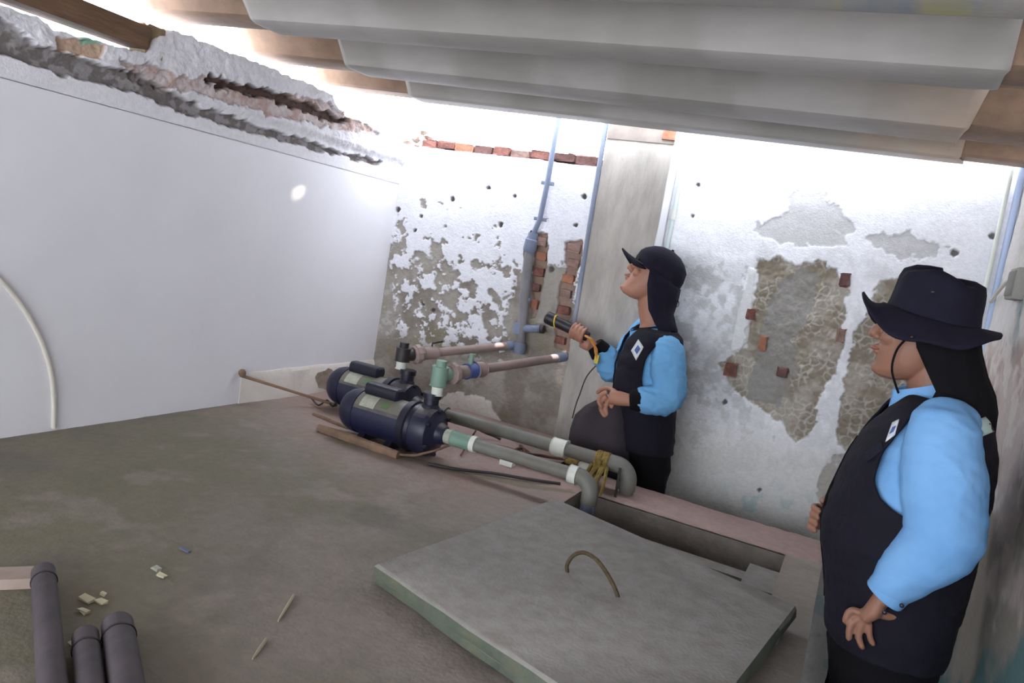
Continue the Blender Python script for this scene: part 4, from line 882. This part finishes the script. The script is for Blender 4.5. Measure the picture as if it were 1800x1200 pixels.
# chest pocket flap and zip
mb = MB(); zs = np.linspace(.10, .52, 16)
mb.tube([(np.interp(z, [t[0] for t in TOR][::-1], [t[1] for t in TOR][::-1])-.019, YP, z) for z in zs], .004, 6); mb.build('zip', M['black_cloth'], vB)
# patches laid onto a garment: found by looking straight at it
def decal(o, pts_px, m, name, off=.004, n=7, label=None):
    """small cloth patch following the garment surface; pts_px: 4 corners"""
    dg = bpy.context.evaluated_depsgraph_get(); dg.update(); ev = o.evaluated_get(dg); bt = BVHTree.FromObject(o, dg)
    b = wpos(o); P_ = [np.array(p, float) for p in pts_px]; g = []
    for j in range(n):
        row = []
        for i in range(n):
            u, v = i/(n-1), j/(n-1); p = (P_[0]*(1-u)+P_[1]*u)*(1-v)+(P_[3]*(1-u)+P_[2]*u)*v
            d = Vector(ray(*p)).normalized(); h, nn, _, _ = bt.ray_cast(Vector(CAM)-b, d)
            row.append(None if h is None else np.array((h+b-d*off)[:]))
        g.append(row)
    ok = [q for r in g for q in r if q is not None]
    if len(ok) < 4: return None
    mean = sum(ok)/len(ok); g = np.array([[q if q is not None else mean for q in r] for r in g])
    mb = MB(); mb.v = [tuple(p) for p in g.reshape(-1, 3)]; mb.f = [(j*n+i, j*n+i+1, (j+1)*n+i+1, (j+1)*n+i) for j in range(n-1) for i in range(n-1)]
    ch = mb.build(name, m, o, label=label); so = ch.modifiers.new('t', 'SOLIDIFY'); so.thickness = .002; return ch
decal(vB, [(1718, 738), (1744, 727), (1748, 758), (1724, 768)], M['reflect'], 'reflective_patch', label='pale reflective patch on the back')
decal(vB, [(1568, 742), (1580, 736), (1572, 764), (1556, 776)], M['emblem'], 'emblem', label='white and blue emblem on the chest')
decal(vB, [(1569, 750), (1574, 748), (1569, 758), (1563, 762)], M['emblem_blue'], 'emblem_detail', off=.007, n=4)
decal(vB, [(1520, 795), (1550, 775), (1552, 790), (1524, 812)], M['navy'], 'pocket_flap', off=.005)
# trousers
tb = MB(); tb.rings([ring(cx, YP, z, a, b) for z, cx, a, b in ((.14, .195, .138, .182), (.08, .197, .136, .184), (.0, .20, .122, .18), (-.08, .20, .10, .165))])
for s_ in (-1, 1): tb.tube([(.20, YP+s_*.085, .02), (.195, YP+s_*.092, -.1), (.20, YP+s_*.098, -.38), (.215, YP+s_*.10, -.56), (.222, YP+s_*.10, -.775)], [.10, .098, .078, .068, .062], 22, smooth=3)
remesh(tb, 'trousers', M['black_cloth'], rootB, .007, 3, fold=.004, fscale=9, seed=8)
def shoe(root, ank, fwd, label=None):
    f = np.array(fwd)/np.linalg.norm(fwd); s_ = np.cross(f, Zv); mb = MB(); out = []
    for t, w_, h in ((-.06, .026, .05), (-.04, .034, .085), (0, .037, .09), (.06, .040, .062), (.12, .046, .045), (.16, .042, .036), (.19, .026, .024)):
        c = np.array([ank[0], ank[1], ZF])+f*t; out.append([tuple(c+s_*w_*math.cos(a)+Zv*(.014+h*max(0, math.sin(a)) if math.sin(a) >= 0 else .012)) for a in np.linspace(0, 2*math.pi, 18, endpoint=False)])
    mb.rings(out); o = mb.build('shoe', M['shoe'], root)
    mb = MB(); out = []
    for z, g in ((0.001, -.001), (.014, .002)): out.append([tuple(np.array([ank[0], ank[1], ZF])+f*t+s_*(w_+g)+Zv*z) for t, w_ in ((-.062, 0), (-.055, .026), (0, .037), (.06, .040), (.12, .046), (.17, .040), (.193, .018), (.197, 0), (.193, -.018), (.17, -.040), (.12, -.046), (.06, -.040), (0, -.037), (-.055, -.026))])
    mb.rings(out); mb.build('sole', M['sole'], o)
shoe(rootB, (.235, YP-.1), (-1, -.1, 0)); shoe(rootB, (.235, YP+.1), (-1, .1, 0))
# boonie hat
def hatB():
    mb = MB(); cx, n = .138, 56; R_ = []
    ct = [(.0, .826, .104, .092), (.0, .84, .103, .091), (.001, .86, .099, .088), (.003, .89, .096, .085), (.004, .915, .093, .081), (.005, .932, .087, .076), (.005, .940, .068, .058), (.006, .941, .04, .035), (.006, .939, .01, .01)]
    for dx, z, a, b in ct:
        rr = []
        for k in range(n):
            t = 2*math.pi*k/n; kk = (z-.8)/.14
            lump_ = 1+.025*math.sin(5*t+1)*kk+.02*math.sin(9*t)*kk
            zz_ = z+(.012*math.cos(t-2.9)*kk if z > .9 else 0)+.008*math.sin(3*t+.5)*kk
            rr.append((cx+dx+a*lump_*math.cos(t), YP+b*lump_*math.sin(t), zz_+.016*(-math.cos(t))*(1-kk)*.6))
        R_.append(rr)
    mb.rings(R_, caps=False); mb.f.append(tuple((len(R_)-1)*n+k for k in range(n))); o = mb.build('hat', M['navy'], rootB, ang=70)
    so = o.modifiers.new('t', 'SOLIDIFY'); so.thickness = .004
    mb = MB(); out = []
    for q in np.linspace(0, 1, 9):
        rr = []
        for k in range(n):
            t = 2*math.pi*k/n; c, s_ = math.cos(t), math.sin(t)
            zin = .842+.012*(-c)-.010*s_*s_; ro = .155 if c < 0 else .150; bo = .158
            a = .103*(1-q)+ro*q; b = .091*(1-q)+bo*q
            front = max(0, -c)**5; back = max(0, c)**3; side = s_*s_
            zo = .778*side*1.0+.872*front+.826*back+(1-side-front-back)*.80 if (side+front+back) < 1 else (.778*side+.872*front+.826*back)/(side+front+back)
            z = zin+(zo-zin)*(q**1.25) - .012*math.sin(math.pi*q)*front
            rr.append((cx-.004+a*c, YP+b*s_, z+.004*math.sin(7*t)*q))
        out.append(rr)
    mb.rings(out, caps=False); br = mb.build('brim', M['navy'], o, ang=70); so = br.modifiers.new('t', 'SOLIDIFY'); so.thickness = .005; so.offset = 0
    for x, y in ((1640, 513), (1603, 592)):
        p = B(x, y, -.088 if y < 550 else -.150); mb = MB(); mb.ball(p+[0, -.006, 0], (.0045, .004, .0045), 10); mb.build('eyelet', M['torch'], o)
    # neck flap
    mb = MB(); out = []
    for z, cx2, a, b, th in ((.815, .15, .088, .092, 2.15), (.77, .160, .092, .094, 2.05), (.72, .176, .098, .104, 1.85), (.68, .192, .106, .118, 1.75), (.645, .200, .110, .136, 1.9), (.612, .205, .108, .150, 1.8)):
        out.append([(cx2+a*(1+.03*math.sin(9*t))*math.cos(t), YP+b*(1+.03*math.sin(11*t))*math.sin(t), z+.006*math.sin(4*t)) for t in np.linspace(-th, th, 46)])
    mb.rings(out, closed=False, caps=False); fl_ = mb.build('neck_flap', M['black_cloth'], o, ang=70); so = fl_.modifiers.new('t', 'SOLIDIFY'); so.thickness = .005
    mb = MB(); ps = [B(x, y, -.082) for x, y in ((1590, 598), (1578, 612), (1570, 632), (1568, 652), (1573, 672))]+[B(1579, 690, -.05)]
    mb.tube(ps, .0026, 8, smooth=5); mb.build('chin_cord', M['black_cloth'], o)
hatB()

# ------------------------------------------------------------------ person by the column (cap, torch in hand)
YA = 3.03; ang = math.radians(22); fA = np.array([-math.cos(ang), -math.sin(ang), 0]); lA = np.array([-fA[1]*-1, fA[0], 0]); lA = np.array([math.sin(ang), -math.cos(ang), 0])
rootA = empty('person', (-.69, YA, ZF), 'person in navy cap looking up, sky blue sleeves, navy vest, beside the column', 'person', 'people in navy vests')
def A(x, y, dy=0.0): return ay(x, y, YA+dy)
def Af(cx, z, f=0.0, l=0.0): return np.array([cx, YA, z])+fA*f+lA*l
shl, ell, wrl = Af(-.745, .535, -.02, .160), A(1176, 702, -.16), A(1108, 703, -.20)
shR, elR, wrR = Af(-.785, .575, 0, -.165), A(1085, 655, .06), A(1046, 606, .0)
hRA = R3('Z', ang) @ R3('Y', math.radians(24))
hA = A(1145, 490)
bm_ = MB(); TA = head_shapes(bm_, hA, hRA, 1.0, 1.0)
bm_.tube([hA+[.015, 0, -.02], A(1142, 535), A(1148, 568), Af(-.765, .50)], [.052, .050, .053, .08], 20)
bm_.rings([ring(cx, YA, z, a, b, ang) for z, cx, a, b in ((.56, -.765, .05, .10), (.50, -.765, .08, .13), (.3, -.75, .085, .12), (.15, -.73, .09, .13), (.02, -.71, .085, .12))])
for s_, (a, b, c) in ((1, (shl, ell, wrl)), (-1, (shR, elR, wrR))):
    bm_.tube([a, b, c], [.040, .032, .024], 14)
    lp = lambda z, f=0.0, s_=s_: Af(-.70+(.0-z)*.0, z, f, s_*.085)
    bm_.tube([lp(.05), lp(-.38, .01), lp(-.74)], [.065, .045, .033], 14); bm_.tube([lp(-.74), lp(-.79, .02), lp(-.795, .10)], [.032, .026, .02], 10)
# left hand gathering the bag
H = lambda x, y, d=-.20: A(x, y, d)
bm_.tube([wrl, H(1088, 700), H(1072, 697)], [.025, .031, .028], 14, flat=.75)
for k, pts in enumerate((((1068, 688), (1056, 694), (1052, 706), (1058, 716)), ((1067, 696), (1057, 706), (1056, 720), (1063, 732)), ((1072, 702), (1065, 714), (1068, 728), (1074, 735)), ((1078, 706), (1075, 718), (1080, 728), (1085, 733)))):
    finger(bm_, [H(x, y, -.205+.008*k) for x, y in pts], .0082)
finger(bm_, [H(1082, 688, -.19), H(1068, 682, -.175), H(1058, 684, -.165), H(1050, 690, -.155)], .009)
# right hand round the torch
tA, tB = A(961, 557, -.03), A(1034, 592, -.03); td = (tB-tA)/np.linalg.norm(tB-tA)
bm_.tube([wrR, A(1034, 606, -.02), A(1022, 600, -.02)], [.024, .028, .026], 14, flat=.75)
up = np.cross(td, [0, 1., 0]); up /= np.linalg.norm(up); up = up if up[2] > 0 else -up; sd = np.cross(td, up); sd = sd if sd[1] < 0 else -sd
rt_ = .0235
for k in range(4):
    c = tA+td*(np.linalg.norm(tB-tA)*(.66+.085*k)); pts = []
    for a_ in (-100, -55, -5, 40, 80): t_a = math.radians(a_); pts.append(c+(sd*math.cos(t_a)+up*math.sin(t_a))*(rt_+.0085)+td*.0)
    finger(bm_, pts, .0080)
c = tA+td*np.linalg.norm(tB-tA)*.88
finger(bm_, [A(1030, 604, .0), c-sd*(rt_+.009)-up*.01, c-sd*(rt_+.006)+up*.012-td*.02, c+up*(rt_+.009)-sd*.01-td*.035], .0092)
remesh(bm_, 'body', M['skin'], rootA, .0040, 3)
face_bits(TA, hRA, rootA); hair_shape(TA, hRA, rootA, 1)
# glasses
mb = MB()
for s_ in (-1, 1):
    mb.tube([TA((-.098, s_*(.030+.021*math.cos(t)), .024+.016*math.sin(t))) for t in np.linspace(0, 2*math.pi, 17)], .0018, 6)
    mb.tube([TA((-.098, s_*.051, .028)), TA((-.05, s_*.074, .028)), TA((0, s_*.078, .024))], .0018, 6)
mb.tube([TA((-.099, -.009, .028)), TA((-.103, 0, .030)), TA((-.099, .009, .028))], .0018, 6); mb.build('glasses', M['black_fit'], rootA)
TOA = [(.61, -.760, .060, .080), (.585, -.758, .085, .155), (.545, -.765, .103, .175), (.46, -.770, .116, .182), (.38, -.768, .118, .178), (.30, -.760, .116, .172), (.24, -.752, .116, .172), (.17, -.738, .114, .172), (.10, -.722, .110, .170), (.02, -.708, .104, .165)]
def torsoA(off, z0): return [ring(cx, YA, z, a+off, b+off, ang, n=44, p=2.35) for z, cx, a, b in TOA if z >= z0]
sa = MB(); sa.rings(torsoA(-.006, .1))
for a, b, c, e in ((shl, ell, wrl, 1), (shR, elR, wrR, -1)):
    d = c-b; sa.tube([a-lA*e*.04, a, a*.55+b*.45, b, b*.5+c*.5, b+d*.80], [.055, .062, .066, .058, .055, .044], 20, smooth=3); sa.ball(a+[0, 0, .005], (.06, .06, .058), 18)
remesh(sa, 'shirt', M['shirt_far'], rootA, .0055, 3, fold=.0065, fscale=14, seed=15)
for a, b, c in ((shl, ell, wrl), (shR, elR, wrR)):   # dark elastic cuffs
    d = c-b; mb = MB(); mb.tube([b+d*.72, b+d*.74, b+d*.98, b+d*1.02], [.046, .050, .040, .034], 22, smooth=2); mb.build('cuff', M['black_cloth'], rootA, label='black elastic cuff')
def holeA(p):
    q = np.array([p.x, p.y, 0])-np.array([np.interp(p.z, [t[0] for t in TOA][::-1], [t[1] for t in TOA][::-1]), YA, 0]); f = q@fA; l = q@lA
    if p.z < .115: return True
    if p.z > .606: return True
    if f > .045 and abs(l+.0) < .030+max(0, p.z-.40)*.22 and p.z > .14: return True       # open front shows the shirt
    return abs(l) > .09 and ((f+.025)/.066)**2+((p.z-.455)/.120)**2 < 1
vA = vest(rootA, torsoA(.010, .0), M['navy_vest'], holeA, seed=12)
decal(vA, [(1122, 596), (1131, 610), (1118, 633), (1109, 616)], M['emblem'], 'emblem', label='white crest emblem on the left chest')
decal(vA, [(1121, 606), (1125, 613), (1119, 622), (1115, 615)], M['emblem_blue'], 'emblem_detail', off=.007, n=4)
collar(rootA, M['navy_vest'], Af(-.765, .575, .005), (.078, .072), R3('Z', ang) @ R3('Y', -.3))
mb = MB(); c = A(1112, 575, -.03)
collar(rootA, M['shirt_far'], Af(-.768, .568, .02), (.070, .064), R3('Z', ang) @ R3('Y', -.45))
ta = MB(); ta.rings([ring(cx, YA, z, a, b, ang) for z, cx, a, b in ((.20, -.742, .118, .174), (.12, -.727, .117, .174), (.04, -.712, .112, .170), (-.04, -.70, .095, .155))])
for s_ in (-1, 1): ta.tube([Af(-.705, .04, 0, s_*.075), Af(-.70, -.05, 0, s_*.082), Af(-.70, -.38, .0, s_*.088), Af(-.695, -.77, 0, s_*.09)], [.092, .088, .072, .058], 22, smooth=3)
remesh(ta, 'trousers', M['black_cloth'], rootA, .007, 3, fold=.004, fscale=9, seed=18)
for s_ in (-1, 1): p = Af(-.69, ZF, -.01, s_*.09); shoe(rootA, (p[0], p[1]), fA)
# cap with neck flap
def capA():
    Rc = hRA; o0 = TA((.004, 0, .035)); mb = MB(); n = 48; out = []
    def T(p): return tuple(np.array(o0)+Rc @ np.array(p, float))
    for z, a, b in ((-.018, .109, .093), (.0, .113, .096), (.03, .112, .093), (.06, .101, .084), (.085, .074, .062), (.100, .045, .04), (.106, .012, .012)):
        out.append([T((a*math.cos(t)+.004, b*math.sin(t), z-(.010*math.cos(t) if z < .05 else 0))) for t in np.linspace(0, 2*math.pi, n, endpoint=False)])
    mb.rings(out, caps=False); mb.f.append(tuple((len(out)-1)*n+k for k in range(n))); mb.add(*(lambda m_: (m_.v, m_.f))((lambda m_: (m_.ball(T((.003, 0, .107)), .007, 8), m_)[1])(MB())))
    o = mb.build('cap', M['navy'], rootA, ang=60); so = o.modifiers.new('t', 'SOLIDIFY'); so.thickness = .003
    mb = MB(); out = []
    for q in np.linspace(0, 1, 7):
        row = []
        for v in np.linspace(-1, 1, 17):
            y = v*.074*(1-.05*q); x0_ = -.104*math.sqrt(max(0, 1-(y/.090)**2)); L_ = .078*(1-.42*v*v)
            row.append(T((x0_+.006-L_*q, y, -.004-.004*q-.032*v*v*(.4+.6*q)+.010*q*q)))
        out.append(row)
    mb.rings(out, closed=False, caps=False); br = mb.build('visor', M['navy'], o, ang=70); so = br.modifiers.new('t', 'SOLIDIFY'); so.thickness = .006; so.offset = 0
    mb = MB(); out = []
    tops = np.array(T((.0, 0, -.005)))
    for k, (dz, cx, cy, a, b, th) in enumerate(((0, 0, 0, .106, .101, 2.0), (-.05, 0.004, 0, .106, .103, 2.0), (-.10, 0.008, 0, .100, .096, 1.95), (-.15, .014, 0, .086, .090, 1.9), (-.19, .030, 0, .090, .104, 1.7), (-.225, .042, 0, .096, .118, 1.5))):
        c = tops+np.array([cx, 0, dz]); Rz = R3('Z', ang) if k > 0 else Rc
        out.append([tuple(c+Rz @ np.array([a*(1+.03*math.sin(8*t+k))*math.cos(t), b*(1+.03*math.sin(10*t))*math.sin(t), .008*math.sin(5*t)*(k/4)])) for t in np.linspace(-th, th, 40)])
    mb.rings(out, closed=False, caps=False); f_ = mb.build('neck_flap', M['navy'], o, ang=70); so = f_.modifiers.new('t', 'SOLIDIFY'); so.thickness = .005
    mb = MB(); c = A(1190, 534, -.03); mb.tube([c+np.array([.008*math.cos(t), 0, .012*math.sin(t)]) for t in np.linspace(0, 2*math.pi, 14)], .0016, 6); mb.build('cord_loop', M['black_cloth'], f_)
capA()
# torch in the right hand
to = empty('torch', tA, 'black handheld torch with yellow band and orange wrist cord, in a raised hand', 'torch')
mb = MB(); L_ = np.linalg.norm(tB-tA)
mb.tube([tA, tA+td*.004, tA+td*.04, tA+td*.052, tA+td*L_*.6, tA+td*L_*.62, tA+td*L_*.97, tA+td*L_], [.026, .0285, .0285, .0235, .0235, .0225, .0225, .019], 24); mb.build('torch_body', M['torch'], to, ang=30)
mb = MB(); mb.tube([tA-td*.0012, tA+td*.0005], .022, 20); mb.build('lens', mat('glass_lens', (90, 92, 100), .1), to)
mb = MB(); n_ = td*.9+up*.35; e1_ = up-td*(.35); e1_ /= np.linalg.norm(e1_); cc_ = tA+td*.050
mb.tube([cc_+(e1_*math.cos(t)+sd*math.sin(t))*.0275 for t in np.linspace(0, 2*math.pi, 25)], .0035, 8); mb.build('yellow_band', M['yellow'], to)
mb = MB(); ps = [A(1030, 590, -.06), A(1040, 597, -.065), A(1047, 612, -.06), A(1049, 630, -.055)]
for ph in (0, math.pi): mb.tube([p_+np.array([.004*math.cos(ph+k*1.5), .004*math.sin(ph+k*1.5), 0]) for k, p_ in enumerate([ps[0], (ps[0]+ps[1])/2, ps[1], (ps[1]+ps[2])/2, ps[2], (ps[2]+ps[3])/2, ps[3]])], .0045, 8, smooth=3)
mb.build('wrist_cord', M['orange'], to)
mb = MB(); mb.box(ps[3]-[.010, .006, .022], ps[3]+[.010, .006, .016], 0, bev=.004); mb.build('cord_toggle', M['yellow'], to)
mb = MB(); ps2 = [A(1047, 643, -.055), A(1036, 655, -.08), A(1028, 668, -.10), (A(1020, 690, -.12)), A(1012, 712, -.13), A(1006, 735, -.13)]
mb.tube(ps2, .0026, 8, smooth=5); mb.build('cable', M['cable'], to)
# dark bag hanging from the left hand
mb = MB(); out = []
for (xl, xr, y, dth) in ((1054, 1090, 700, .022), (1030, 1097, 712, .035), (1012, 1103, 728, .046), (1004, 1106, 752, .055), (1000, 1108, 780, .060), (999, 1110, 810, .055), (1010, 1108, 835, .04)):
    a, b = A(xl, y, -.155), A(xr, y+6, -.155); c = (a+b)/2; h = (b-a)/2; out.append([tuple(c+h*math.cos(t)*(1+.03*math.sin(6*t))+np.array([0, dth*math.sin(t)*(1+.15*math.sin(5*t)), 0])) for t in np.linspace(0, 2*math.pi, 40, endpoint=False)])
mb.rings(out); bg_ = empty('bag', (out[-1][0][0], YA-.1, out[-1][0][2]), 'limp dark grey cloth bag hanging from the left hand of the person in the cap', 'bag')
mb.build('bag_body', M['bag'], bg_, ang=80)
mb = MB(); mb.tube([A(1066, 706, -.165), A(1062, 692, -.175), A(1072, 690, -.20), A(1080, 706, -.17)], .008, 10, smooth=5); mb.build('handle', M['bag'], bg_)
